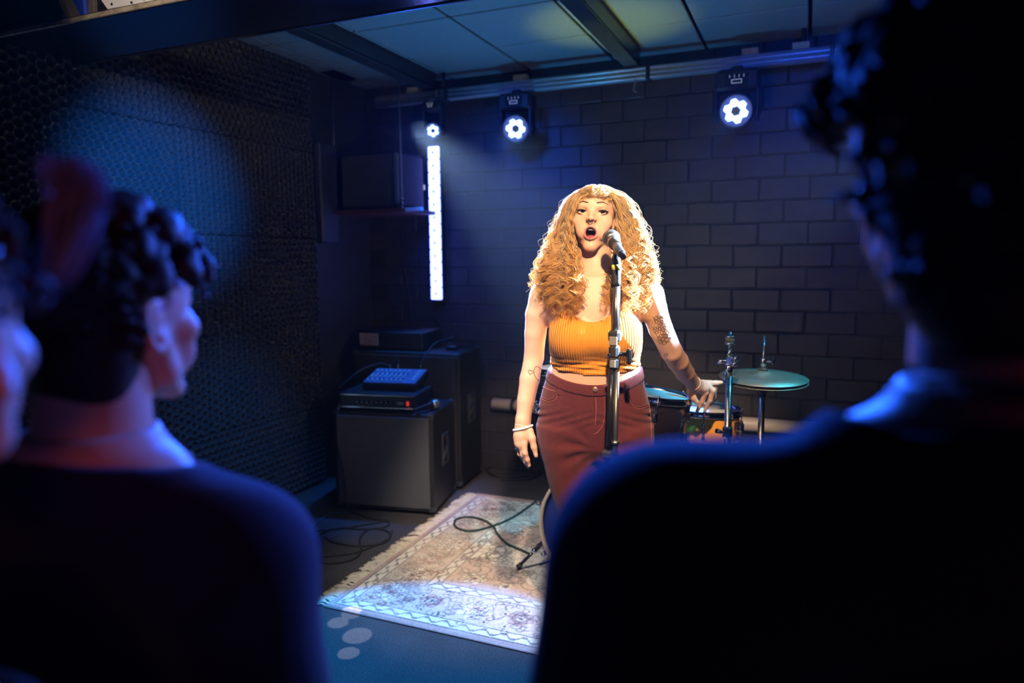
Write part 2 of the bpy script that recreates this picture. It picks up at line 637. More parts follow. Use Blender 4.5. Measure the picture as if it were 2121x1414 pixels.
# narrow panel between foam and shelf, and small fittings in the corner
tag(MB().box((XL + 0.035, 3.72, 1.85), (0.07, 0.17, 0.62), 0.008).build('wall_panel', pmat('navy_panel', (0.03, 0.035, 0.06), 0.5)), 'narrow dark blue panel on the side wall left of the shelf', 'panel')
t = thing('dome_camera', 'small round security camera high in the back left corner', 'camera', tuple(ony(728, 200, 4.18)))
MB().lathe([(0.030, 0), (0.032, 0.03), (0.028, 0.035)], (0, 0.045, 0), (0.1, -1, -0.15), 20).build('housing', M_BLACK, t)
MB().lathe([(0.024, 0.0), (0.026, 0.008), (0.018, 0.012), (0.013, 0.010)], (0, 0.012, 0), (0.1, -1, -0.15), 20).build('ring', pmat('pale_plastic', (0.55, 0.55, 0.6), 0.4), t)
MB().ball((0.001, 0.006, -0.002), 0.012).build('lens', M_GLOSSBLACK, t)
MB().box((-0.0, 0.055, 0.035), (0.03, 0.03, 0.05), 0.003).build('bracket', M_BLACK, t)

# ---- overhead gear bridge across the room, near the camera
M_SOFFIT = pmat('gloss_soffit', (0.012, 0.012, 0.016), 0.20, var=0.3, scale=6, bump=0.25, bscale=18)
ZB, Y0, Y1 = 2.262, 1.755, 2.10
t = thing('gear_bridge', 'black hanging gear bridge crossing the top left of the room', 'shelf', (-0.9, (Y0 + Y1) / 2, ZB))
MB().box((0, 0.0, 0.012), (3.92, Y1 - Y0, 0.024), 0.003).build('bottom_board', M_SOFFIT, t)
M_CHIP = pmat('worn_edge_timber', (0.34, 0.27, 0.19), 0.8, var=0.45, scale=35, bump=0.6, bscale=90)
MB().box((0, -(Y1 - Y0) / 2 - 0.006, 0.008), (3.92, 0.012, 0.016), 0.002).build('front_lip', M_CHIP, t)
MB().box((0, (Y1 - Y0) / 2 + 0.006, 0.03), (3.92, 0.014, 0.07), 0.003).build('rear_lip', M_BLACK, t)
M_DARKWOOD = pmat('dark_timber', (0.13, 0.10, 0.075), 0.8, var=0.4, scale=25, bump=0.4, bscale=80)
OB = np.array([-0.9, (Y0 + Y1) / 2, ZB])
for (xa, ya), (xb, yb), wd in (((156, 36), (128, -14), 0.040), ((193, 30), (191, -20), 0.018), ((1060, -40), (1060, -90), 0.04)):
    p0, p1 = ony(xa, ya, Y0 + 0.04) - OB, ony(xb, yb, Y0 + 0.04) - OB
    p0[2] = 0.026
    d = p1 - p0
    MB().box((p0 + p1) / 2, (wd, 0.03, np.linalg.norm(d)), 0.003, frame(d)).build('post', M_DARKWOOD, t)
for x in (-1.9, 1.85):
    MB().cyl((x, 0.1, 0.02), (x, 0.1, ZC - ZB), 0.005, seg=8).build('hanger_rod', M_STEEL, t)
# gear lying on the bridge
pc = ony(270, 24, Y0 + 0.012)
t = thing('bracket_plate', 'white metal bracket plate with screw holes on the gear bridge', 'bracket', (pc[0], Y0 + 0.012, ZB + 0.026))
base = np.array([pc[0], Y0 + 0.012, ZB + 0.026])
pl = [ony(x, y, Y0 + 0.012) - base for x, y in ((206, 9), (212, 4), (219, 10), (305, 8), (299, -6), (304, -6), (324, 19), (226, 37))]
zmin = min(q[2] for q in pl)
MB().prism([(q[0], q[2] - zmin) for q in pl], -0.003, 0.003, rotm('X', 90)).build('plate', pmat('white_enamel', (0.8, 0.76, 0.74), 0.45, var=0.03), t)
for x, y in ((214, 13), (235, 27), (276, 24), (302, 17)):
    q = ony(x, y, Y0 + 0.012) - base
    MB().cyl((q[0], -0.0055, q[2] - zmin), (q[0], -0.002, q[2] - zmin), 0.004, seg=12).build('screw', M_BLACK, t)
pc = ony(58, 0, Y0 + 0.15)
t = thing('floor_speaker', 'round dark loudspeaker lying on the gear bridge at the left edge', 'speaker', (pc[0] + 0.03, Y0 + 0.15, ZB + 0.026))
MB().lathe([(0.085, 0.0), (0.10, 0.02), (0.10, 0.08), (0.094, 0.085)], seg=36).build('body', M_BLACK, t)
MB().lathe([(0.094, 0.086), (0.08, 0.088), (0.025, 0.075), (0.0, 0.08)], seg=36).build('cone', M_GLOSSBLACK, t)
pc = ony(176, 5, Y0 + 0.13)
t = thing('blue_case', 'blue plastic case standing behind the timber posts of the bridge', 'case', (pc[0], Y0 + 0.13, ZB + 0.026))
MB().box((0.0, 0, 0.06), (0.075, 0.06, 0.12), 0.008).build('body', pmat('blue_plastic', (0.02, 0.06, 0.6), 0.4), t)
MB().tube(spline([(-0.02, 0, 0.118), (-0.02, 0, 0.135), (0.02, 0, 0.135), (0.02, 0, 0.118)], 14), 0.004).build('handle', M_BLACK, t)
pc = ony(352, 5, Y0 + 0.06)
t = thing('air_duct', 'ribbed blue flexible duct lying across the gear bridge', 'duct', (pc[0], Y0 + 0.10, ZB + 0.026))
prof = [(0.026 + 0.004 * (i % 2), -0.09 + i * 0.010) for i in range(18)]
MB().lathe(prof, (0, 0.0, 0.032), (0.2, 1, 0), 20, False).build('hose', pmat('blue_duct', (0.03, 0.10, 0.55), 0.5), t)
P = [ony(x, y, Y0 + 0.05) for x, y in ((383, -12), (388, 0), (396, 12))]
P[-1][2] = ZB + 0.034
tag(MB().tube(spline(P, 14), 0.003).build('bridge_cable', pmat('grey_cable', (0.5, 0.45, 0.36), 0.5)), 'pale cable hanging on the gear bridge beside the duct', 'cable')

# ---- aluminium lamp rail in front of the back wall
t = thing('lamp_rail', 'ribbed aluminium lamp rail spanning the back wall', 'rail', (-2.66, 4.06, 2.43))
L = 2.78
M_RAIL = M_ALU
MB().box((L / 2, 0, 0.03), (L, 0.035, 0.066)).build('core', M_RAIL, t)
for z in (0.006, 0.030, 0.056):
    MB().cyl((0, -0.02, z), (L, -0.02, z), 0.009, seg=10).build('rib', M_RAIL, t)
for px in (855, 1078, 1553, 1658):
    x = ony(px, 130, 4.05)[0] + 2.66
    MB().box((x, 0, 0.082), (0.085, 0.05, 0.035), 0.003).build('wood_block', M_WOODRAW, t)
for px in (925, 1343, 1722):
    x = ony(px, 150, 4.05)[0] + 2.66
    MB().box((x, -0.002, 0.03), (0.022, 0.066, 0.085), 0.004).build('strap', M_BLACK, t)
x = ony(1317, 170, 4.05)[0] + 2.66
MB().tube(spline([(x, -0.03, 0.0), (x, -0.032, -0.03), (x - 0.006, -0.032, -0.06), (x + 0.008, -0.032, -0.075)], 12), 0.004).build('hook', M_STEEL, t)
for x in (0.5, 1.72, 2.6):
    MB().cyl((x, 0, 0.06), (x, 0, 0.168), 0.012, seg=10).build('hanger', M_BLACK, t)


# ================================================================== lamps on the rail
M_LED = pmat('led_white_blue', (0.8, 0.85, 1.0), 0.3, emit=(0.17, 0.27, 1.0), estr=8.0)
M_LED.cycles.emission_sampling = 'NONE'
M_HEADBODY = pmat('lamp_plastic', (0.016, 0.016, 0.02), 0.35, var=0.15)
M_LINE = pmat('display_lines', (0.3, 0.32, 0.36), 0.4, emit=(0.5, 0.55, 0.7), estr=0.35)


def hexagon(r, a0=0.0):
    return [(r * math.cos(a0 + k * math.pi / 3), r * math.sin(a0 + k * math.pi / 3)) for k in range(6)]


def moving_head(px, py, label, s, aim, spin=0.0):
    """LED moving head hanging under the rail; px,py: centre of its lens cluster"""
    c = ony(px, py, 3.93)
    t = thing('moving_head', label, 'stage light', (c[0], 4.02, 2.43), 0.0, 'moving head lamps on the rail')
    dz = c[2] - 2.43
    # base box under the rail, clamp, yoke
    MB().box((0, 0, -0.062 * s), (0.19 * s, 0.12, 0.085 * s), 0.014).build('base', M_HEADBODY, t)
    MB().box((0, 0.0, -0.012), (0.05, 0.05, 0.035), 0.004).build('clamp', M_BLACK, t)
    d = MB().box((0.0, -0.0625, -0.062 * s), (0.10 * s, 0.003, 0.05 * s), 0.001).build('display', M_GLOSSBLACK, t)
    for k in range(4):
        MB().box(((-0.03 + 0.02 * k) * s, -0.0648, -0.048 * s), (0.003, 0.0015, 0.012 * s)).build('key_mark', M_LINE, d)
    q = MB()
    for a, b in (((0, -0.063), (0.044, 0.003)), ((0, -0.078), (0.044, 0.003)), ((-0.021, -0.0705), (0.003, 0.018)), ((0.021, -0.0705), (0.003, 0.018))):
        q.box((a[0] * s, -0.0648, a[1] * s), (b[0] * s, 0.0015, b[1] * s))
    q.build('screen_outline', M_LINE, d)
    ctr = np.array([0, -0.03, dz])
    for sx in (-1, 1):
        MB().box((sx * 0.088 * s, -0.01, (dz - 0.09 * s) / 2 - 0.01), (0.020 * s, 0.07, abs(dz) - 0.02), 0.008).build('yoke_arm', M_HEADBODY, t)
        MB().cyl((sx * 0.075 * s, -0.01, dz), (sx * 0.104 * s, -0.01, dz), 0.022 * s, seg=16).build('pivot_knob', M_BLACK, t)
    ax = np.asarray(aim, float) - (np.array([c[0], 4.02, 2.43]) + ctr)
    ax /= np.linalg.norm(ax)
    # head shell: rounded barrel around the lens cluster
    body = MB().lathe([(0.03 * s, -0.075 * s), (0.062 * s, -0.06 * s), (0.076 * s, -0.02 * s), (0.079 * s, 0.03 * s), (0.074 * s, 0.046 * s), (0.068 * s, 0.046 * s), (0.066 * s, 0.036 * s), (0.0, 0.036 * s)], ctr, ax, 28)
    body.build('head', M_HEADBODY, t)
    R = frame(ax) @ rotm('Z', spin)
    for k in range(7):
        if k == 6:
            MB().prism(hexagon(0.0165 * s), 0.036 * s, 0.042 * s, R, ctr).build('dark_lens', M_GLOSSBLACK, t)
            continue
        a = math.pi / 6 + k * math.pi / 3
        off = R @ np.array([0.036 * s * math.cos(a), 0.036 * s * math.sin(a), 0])
        MB().prism(hexagon(0.0195 * s), 0.036 * s, 0.047 * s, R, ctr + off).build('led_lens', M_LED, t)
    return t


AIMH = (-0.25, 0.6, 1.3)
moving_head(1523, 224, 'large lit moving head lamp nearest the right listener', 1.18, AIMH, 12)
moving_head(1060, 262, 'lit moving head lamp in the middle of the rail', 1.08, (-0.3, 0.6, 1.3), 25)
moving_head(887, 267, 'smallest lit moving head lamp above the light bar', 0.68, (-0.3, 0.6, 1.3), 5)

# control box hanging beside the left lamp
t = thing('cable_box', 'small cable box on the rail above the left lamp', 'box', tuple(ony(898, 212, 4.0)))
MB().box((0, 0, 0), (0.075, 0.05, 0.05), 0.004).build('case', pmat('grey_green_case', (0.10, 0.14, 0.13), 0.4), t)
MB().box((0, -0.027, 0.0), (0.045, 0.004, 0.028)).build('face', pmat('pale_plastic', (0.55, 0.55, 0.6), 0.4), t)
MB().cyl((0.02, 0, 0.02), (0.02, 0, 0.075), 0.006, seg=8).build('stem', M_STEEL, t)

# vertical LED bar
b0, b1 = ony(903, 621, 4.15), ony(896, 302, 4.15)
t = thing('led_bar', 'tall lit white-blue LED bar standing upright on the back wall', 'light bar', (b0[0], 4.15, b0[2]))
Hh = b1[2] - b0[2]
MB().box((0, 0.045, Hh / 2), (0.090, 0.05, Hh + 0.015), 0.006).build('housing', M_HEADBODY, t)
M_BAR = pmat('led_tube', (0.9, 0.9, 1.0), 0.3, emit=(0.15, 0.19, 1.0), estr=7.5)
n = 12
for k in range(n):
    z0 = Hh * k / n
    sg = MB().box((0, 0.012, z0 + Hh / n / 2), (0.080, 0.024, Hh / n - 0.003), 0.006).build('led_segment', M_BAR, t)
    MB().box((0, 0.0005, z0 + Hh / n / 2), (0.017, 0.003, 0.013), 0.001, rotm('Y', 45)).build('led_dot', pmat('led_dot', (0.10, 0.10, 0.3), 0.4, emit=(0.25, 0.25, 0.9), estr=0.8), sg)
for z in (0.12, Hh - 0.1):
    MB().box((0, 0.08, z), (0.03, 0.04, 0.03)).build('wall_bracket', M_BLACK, t)

# hanging shelf with a loudspeaker in the corner
t = thing('hanging_shelf', 'thin dark red shelf hung on steel wires in the back left corner', 'shelf', (-2.56, 3.96, 1.735))
MB().box((0.0, 0.0, 0.0), (0.54, 0.40, 0.024), 0.002).build('board', pmat('red_brown_board', (0.10, 0.028, 0.020), 0.55, var=0.25, scale=20), t)
for px, y in ((697, 3.80), (833, 3.80)):
    x = ony(px, 430, y)[0] + 2.56
    w_ = MB().cyl((x, y - 3.96, 0.0), (x, y - 3.96, ZC - 1.735), 0.0035, seg=8).build('wire', M_STEEL, t)
    for z in (0.02, 0.045, 0.075):
        MB().ball((x, y - 3.96, z), 0.008).build('wire_clamp', M_CHROME, w_)
MB().box((0.335, -0.19, 0.002), (0.115, 0.03, 0.022), 0.002).build('end_bracket', pmat('white_enamel', (0.8, 0.76, 0.74), 0.45), t)
t = thing('shelf_speaker', 'black box loudspeaker standing on the hanging shelf', 'speaker', (-2.54, 3.96, 1.748))
MB().box((-0.03, 0, 0.18), (0.45, 0.32, 0.36), 0.025).build('cabinet', pmat('speaker_vinyl', (0.012, 0.013, 0.015), 0.75, var=0.2, bump=0.3, bscale=300), t)
MB().box((-0.05, -0.162, 0.18), (0.36, 0.012, 0.32), 0.006).build('grille', pmat('speaker_grille', (0.018, 0.019, 0.022), 0.7, bump=0.5, bscale=700), t)
MB().box((0.175, -0.155, 0.185), (0.035, 0.02, 0.31), 0.008).build('corner_strip', pmat('grey_strip', (0.10, 0.13, 0.13), 0.35), t)
t = thing('cable_plug', 'small plug with yellow tape beside the light bar', 'plug', tuple(ony(872, 388, 4.12)))
MB().box((-0.012, 0, 0), (0.02, 0.03, 0.03), 0.003).build('plug_body', pmat('pale_plastic', (0.55, 0.55, 0.6), 0.4), t)
MB().box((0.012, 0, 0), (0.024, 0.034, 0.034), 0.003).build('tape', pmat('yellow_tape', (0.75, 0.6, 0.08), 0.5), t)
for k, (pts, lab) in enumerate((
        ([(838, 470), (845, 520), (862, 590), (905, 660), (912, 690)], 'thin cable hanging below the shelf towards the light bar'),
        ([(833, 450), (834, 540), (846, 600), (852, 668)], 'thin cable hanging straight down below the shelf'))):
    P = [ony(x, y, 4.215) for x, y in pts]
    tag(MB().tube(spline(P, 30), 0.004, 6).build('wall_cable', M_RUBBER), lab, 'cable')

# ================================================================== amplifiers
M_TOLEX = pmat('black_tolex', (0.008, 0.0085, 0.010), 0.5, var=0.25, scale=160, bump=0.5, bscale=420)
M_CORNER = pmat('corner_plastic', (0.03, 0.034, 0.04), 0.4)


def grille_cloth():
    m = pmat('grille_cloth', (0.075, 0.082, 0.098), 0.85, var=0.1, scale=300, spec=0.2)
    n, l = m.node_tree.nodes, m.node_tree.links
    b = bsdf(m)
    tc = n.new('ShaderNodeTexCoord')
    old = b.inputs['Base Color'].links[0].from_socket
    sep = n.new('ShaderNodeSeparateXYZ')
    l.new(tc.outputs['Object'], sep.inputs[0])
    prods = []
    for ax in ('X', 'Z'):
        mu = n.new('ShaderNodeMath'); mu.operation = 'MULTIPLY'; mu.inputs[1].default_value = 2 * math.pi / 0.0105
        l.new(sep.outputs[ax], mu.inputs[0])
        si = n.new('ShaderNodeMath'); si.operation = 'SINE'
        l.new(mu.outputs[0], si.inputs[0])
        prods.append(si)
    ml = n.new('ShaderNodeMath'); ml.operation = 'MULTIPLY'
    l.new(prods[0].outputs[0], ml.inputs[0]); l.new(prods[1].outputs[0], ml.inputs[1])
    r = n.new('ShaderNodeMapRange')
    r.inputs['From Min'].default_value = -0.6; r.inputs['From Max'].default_value = 0.6
    r.inputs['To Min'].default_value = 0.25; r.inputs['To Max'].default_value = 1.5
    l.new(ml.outputs[0], r.inputs['Value'])
    mx = n.new('ShaderNodeMix'); mx.data_type = 'RGBA'; mx.blend_type = 'MULTIPLY'; mx.inputs['Factor'].default_value = 1
    l.new(old, mx.inputs['A']); l.new(r.outputs[0], mx.inputs['B'])
    l.new(mx.outputs['Result'], b.inputs['Base Color'])
    return m


def cabinet(name, label, loc, rotz, W, D, Hc, cloth, handles=True):
    t = thing(name, label, 'amplifier', loc, rotz)
    th = 0.022
    MB().box((0, 0, 0.02 + Hc / 2), (W, D, Hc), 0.008).build('cabinet', M_TOLEX, t)
    MB().box((0, -D / 2 - 0.004, 0.02 + Hc / 2), (W - 2 * th, 0.012, Hc - 2 * th), 0.004).build('grille', cloth, t)
    for sx in (-1, 1):
        for sz in (0, 1):
            for sy in (-1, 1):
                MB().box((sx * (W / 2 - 0.018), sy * (D / 2 - 0.018), 0.02 + (0.018 if sz == 0 else Hc - 0.018)), (0.044, 0.044, 0.044), 0.012).build('corner_guard', M_CORNER, t)
            if sz == 0:
                for sy in (-1, 1):
                    MB().cyl((sx * (W / 2 - 0.05), sy * (D / 2 - 0.05), 0.0), (sx * (W / 2 - 0.05), sy * (D / 2 - 0.05), 0.022), 0.018, seg=12).build('foot', M_RUBBER, t)
        if handles:
            zc = 0.02 + Hc * 0.56
            h = MB()
            x = sx * (W / 2 + 0.003)
            for dz, sz_ in ((0.085, 0.02), (-0.085, 0.02)):
                h.box((x, 0, zc + dz), (0.012, 0.10, sz_), 0.004)
            for dy in (-0.045, 0.045):
                h.box((x, dy, zc), (0.012, 0.016, 0.17), 0.004)
            hh = h.build('side_handle', M_CORNER, t)
            MB().box((sx * (W / 2 + 0.001), 0, zc), (0.004, 0.078, 0.152)).build('handle_recess', M_GLOSSBLACK, hh)
            MB().cyl((x, -0.042, zc - 0.05), (x, 0.042, zc + 0.02), 0.011, seg=10).build('grip', M_RUBBER, hh)
    return t


pA, pB = onz(697, 1055), onz(900, 1070)
angA = math.atan2(pB[1] - pA[1], pB[0] - pA[0])
WA = float(np.linalg.norm(pB[:2] - pA[:2]))
DA = 0.42
ctrA = (pA + pB) / 2 + DA / 2 * np.array([-math.sin(angA), math.cos(angA), 0])
HA = 0.565
CLOTH = grille_cloth()
cabinet('bass_cabinet', 'grey cloth bass cabinet in front with mixer on top', (ctrA[0], ctrA[1], 0), angA, WA, DA, HA, CLOTH)
RA = rotm('Z', math.degrees(angA))
TOPA = HA + 0.02


def onA(x, y, z):
    p = RA @ np.array([x, y, 0]) + ctrA
    return (float(p[0]), float(p[1]), TOPA + z)


# second, taller cabinet behind it
cabinet('guitar_cabinet', 'taller black speaker cabinet behind the grey bass cabinet', (-2.31, 3.905, 0), math.radians(4), 0.74, 0.36, 0.84, pmat('dark_grille', (0.02, 0.018, 0.018), 0.8, bump=0.4, bscale=600))
# amplifier head with a pale paper label on the second cabinet
t = thing('rack_unit', 'black rack amplifier with pale label on the rear cabinet', 'amplifier', (-2.43, 3.90, 0.862), math.radians(4))
MB().box((0, 0, 0.062), (0.46, 0.30, 0.108), 0.006).build('case', M_TOLEX, t)
lb = MB().box((-0.145, -0.153, 0.066), (0.135, 0.004, 0.076), 0.001).build('label_panel', pmat('cream_label', (0.62, 0.52, 0.45), 0.7, var=0.25, scale=50), t)
mb = MB()
for k in range(5):
    mb.box((-0.145 + rng.uniform(-0.006, 0.006), -0.1555, 0.09 - 0.012 * k), (rng.uniform(0.06, 0.10), 0.001, 0.002))
mb.build('print_lines', pmat('brown_print', (0.30, 0.2, 0.15), 0.7), lb)
MB().ball((-0.215, -0.152, 0.09), 0.007).build('knob', M_CHROME, t)
for x in (-0.19, 0.19):
    for y in (-0.11, 0.11):
        MB().cyl((x, y, 0), (x, y, 0.009), 0.014, seg=10).build('foot', M_RUBBER, t)
# small pedal on the right of the cabinet top
t = thing('effect_pedal', 'small black pedal on the top right of the rear cabinet', 'pedal', (-2.06, 3.92, 0.862), 0.3)
MB().box((0, 0, 0.014), (0.07, 0.11, 0.026), 0.006).build('case', M_GLOSSBLACK, t)
MB().cyl((0, -0.03, 0.026), (0, -0.03, 0.036), 0.008, seg=12).build('switch', M_CHROME, t)
for x in (-0.02, 0.02):
    MB().cyl((x, 0.03, 0.026), (x, 0.03, 0.036), 0.006, seg=10).build('knob', M_CORNER, t)

# bass amplifier head on the front cabinet
t = thing('amp_head', 'black amplifier head with silver trim under the mixer', 'amplifier', onA(-0.04, -0.03, 0.005), angA)
Wh = 0.46
MB().box((0, 0, 0.052), (Wh, 0.30, 0.082), 0.006).build('case', M_TOLEX, t)
MB().box((0, -0.152, 0.050), (Wh - 0.03, 0.006, 0.056)).build('front_panel', M_GLOSSBLACK, t)
for z in (0.086, 0.016):
    MB().box((0, -0.154, z), (Wh - 0.01, 0.010, 0.010), 0.003).build('trim_strip', M_CHROME, t)
for k in range(8):
    x = -0.11 + 0.029 * k
    kn = MB().cyl((x, -0.155, 0.046), (x, -0.170, 0.046), 0.0075, seg=12).build('knob', M_GLOSSBLACK, t)
    MB().box((x, -0.1705, 0.049), (0.002, 0.001, 0.006)).build('pointer', pmat('white_mark', (0.8, 0.8, 0.8), 0.5), kn)
MB().box((0.145, -0.157, 0.046), (0.035, 0.006, 0.014)).build('name_plate', M_STEEL, t)
MB().box((0.188, -0.158, 0.046), (0.014, 0.012, 0.024), 0.002).build('power_switch', pmat('red_lamp', (0.7, 0.02, 0.02), 0.4, emit=(1, 0.05, 0.05), estr=0.5), t)
for x in (-0.2, 0.2):
    for y in (-0.11, 0.11):
        MB().cyl((x, y, 0), (x, y, 0.012), 0.014, seg=10).build('foot', M_RUBBER, t)

# mixing desk
t = thing('mixing_desk', 'small blue-lit mixing desk with rows of knobs on the amplifier head', 'mixer', onA(-0.005, 0.03, 0.094), angA)
RX = rotm('X', 12)
base = np.array([0, 0, 0.0505])
MB().box(base, (0.33, 0.235, 0.045), 0.006, RX).build('case', M_HEADBODY, t)
fp = MB().box(base + RX @ np.array([0, 0, 0.024]), (0.315, 0.22, 0.004), 0.001, RX).build('panel', pmat('mixer_panel', (0.09, 0.16, 0.28), 0.4), t)
kc = [pmat('knob_white', (0.7, 0.72, 0.75), 0.35), pmat('knob_blue', (0.1, 0.35, 0.6), 0.35)]
for r in range(6):
    for c in range(8):
        p = base + RX @ np.array([-0.135 + c * 0.029, -0.09 + r * 0.029, 0.026])
        d = RX @ np.array([0, 0, 1.0])
        MB().cyl(p, p + d * 0.013, 0.0068, 0.0055, seg=8).build('knob', kc[1 if r % 3 == 1 else 0], t)
for r in range(4):
    p = base + RX @ np.array([0.125, -0.05 + r * 0.04, 0.026])
    MB().box(p, (0.022, 0.014, 0.008), 0.002, RX).build('button', kc[0], t)
MP = onA(-0.005, 0.03, 0.094)
# jack plugs and leads into the mixer
for k, (dx, lab, pts) in enumerate((
        (-0.07, 'black lead plugged into the mixer, drooping to the left', [(-0.07, 0.085, 0.115), (-0.12, 0.06, 0.135), (-0.22, -0.02, 0.10), (-0.31, -0.12, 0.01)]),
        (-0.02, 'black lead arching over the back of the mixer', [(-0.02, 0.09, 0.115), (-0.02, 0.10, 0.15), (-0.07, 0.12, 0.13), (-0.12, 0.20, 0.05)]),
        (0.12, 'blue-lit lead rising from the mixer to the rear cabinet', [(0.125, 0.085, 0.115), (0.13, 0.10, 0.15), (0.17, 0.22, 0.24), (0.24, 0.40, 0.263)]))):
    P = [np.array(onA(-0.005 + p[0], 0.03 + p[1], 0.094 + p[2])) for p in pts]
    tt = thing('audio_lead', lab, 'cable', tuple(P[0]))
    MB().tube(spline([p - P[0] for p in P], 24), 0.004, 6).build('cord', M_RUBBER, tt)
    MB().cyl((0, 0, -0.035), (0, 0, 0.012), 0.008, 0.006, seg=10).build('jack_plug', M_CHROME, tt)


def microphone(t, R, c, wire=M_CHROME, body=M_GLOSSBLACK):
    """hand-held vocal mic; its head looks along +axis"""
    ax = R @ np.array([0, 0, 1.0])
    c = np.asarray(c, float)
    MB().lathe([(0.011, -0.16), (0.0125, -0.155), (0.0135, -0.10), (0.019, -0.03), (0.020, -0.018)], c, ax, 20).build('handle', body, t)
    g = MB().lathe([(0.020, -0.02), (0.0255, -0.008), (0.0258, 0.004)], c, ax, 24).build('collar', M_STEEL, t)
    h = MB().lathe([(0.0258, 0.004), (0.0262, 0.012), (0.0245, 0.024), (0.019, 0.034), (0.010, 0.040), (0.0, 0.042)], c, ax, 24).build('grille_ball', wire, t)
    MB().lathe([(0.0268, 0.001), (0.0275, 0.004), (0.0268, 0.007)], c, ax, 24).build('ring_band', M_STEEL, t)
    return h


def mesh_metal():
    m = pmat('mic_mesh', (0.6, 0.6, 0.62), 0.3, 0.9, var=0.05)
    n, l = m.node_tree.nodes, m.node_tree.links
    tc = n.new('ShaderNodeTexCoord')
    ck = n.new('ShaderNodeTexChecker')
    ck.inputs['Scale'].default_value = 420
    ck.inputs['Color1'].default_value = (0.8, 0.8, 0.82, 1)
    ck.inputs['Color2'].default_value = (0.12, 0.12, 0.13, 1)
    l.new(tc.outputs['Object'], ck.inputs['Vector'])
    l.new(ck.outputs['Color'], bsdf(m).inputs['Base Color'])
    return m


M_MICMESH = mesh_metal()
pm = onA(0.268, -0.085, 0.030)
t = thing('spare_microphone', 'blue-lit microphone lying on the bass cabinet edge', 'microphone', pm, angA)
microphone(t, frame((0.42, 0.90, 0.05)), (0, 0, 0.0), M_MICMESH)

# ================================================================== floor cables
def floor_cable(pix, r, label, name='floor_cable', mat=M_RUBBER, n=120, zs=None):
    P = []
    for k, (x, y) in enumerate(pix):
        p = onz(x, y, r + 0.001)
        if zs:
            p[2] += zs[k]
        P.append(p)
    P = spline(P, n)
    P[:, 2] = np.maximum(P[:, 2], r + 0.0005)
    return tag(MB().tube(P, r, 7).build(name, mat), label, 'cable')


floor_cable([(735, 1062), (765, 1072), (800, 1078), (806, 1085), (790, 1092), (745, 1095), (700, 1093), (660, 1108), (640, 1140), (645, 1158), (680, 1166), (730, 1158), (748, 1140), (745, 1115), (765, 1095), (800, 1098), (808, 1112), (790, 1125), (740, 1130), (690, 1122), (672, 1112)], 0.0055, 'black cable coiled in loops on the carpet before the bass cabinet')
floor_cable([(604, 1103), (630, 1102), (665, 1098), (720, 1092), (790, 1080), (808, 1078)], 0.0045, 'straight black cable lying on the carpet behind the coiled one')
floor_cable([(640, 1156), (680, 1152), (740, 1143), (800, 1118), (812, 1100)], 0.0045, 'thin black cable crossing the front of the coiled cable')
floor_cable([(625, 1108), (655, 1083), (690, 1063), (735, 1060)], 0.004, 'blue-lit thin cable running to the bass cabinet', mat=pmat('blue_lit_cable', (0.02, 0.07, 0.2), 0.5))  # blue light put into the cable colour
# lead draped down the front of the bass cabinet
P = [onA(-0.235, -0.16, 0.05), onA(-0.262, -0.20, 0.03), onA(-0.262, -DA / 2 - 0.02, -0.03)]
P = [np.array(p) for p in P]
for dx, z in ((-0.262, -0.15), (-0.245, -0.30), (-0.225, -0.45), (-0.20, -0.55), (-0.15, -0.578)):
    P.append(np.array(onA(dx, -DA / 2 - 0.022 - (0.03 if z < -0.5 else 0), z)))
tag(MB().tube(spline(P, 50), 0.0045, 6).build('draped_cable', M_RUBBER), 'black cable hanging down the grey grille of the bass cabinet', 'cable')

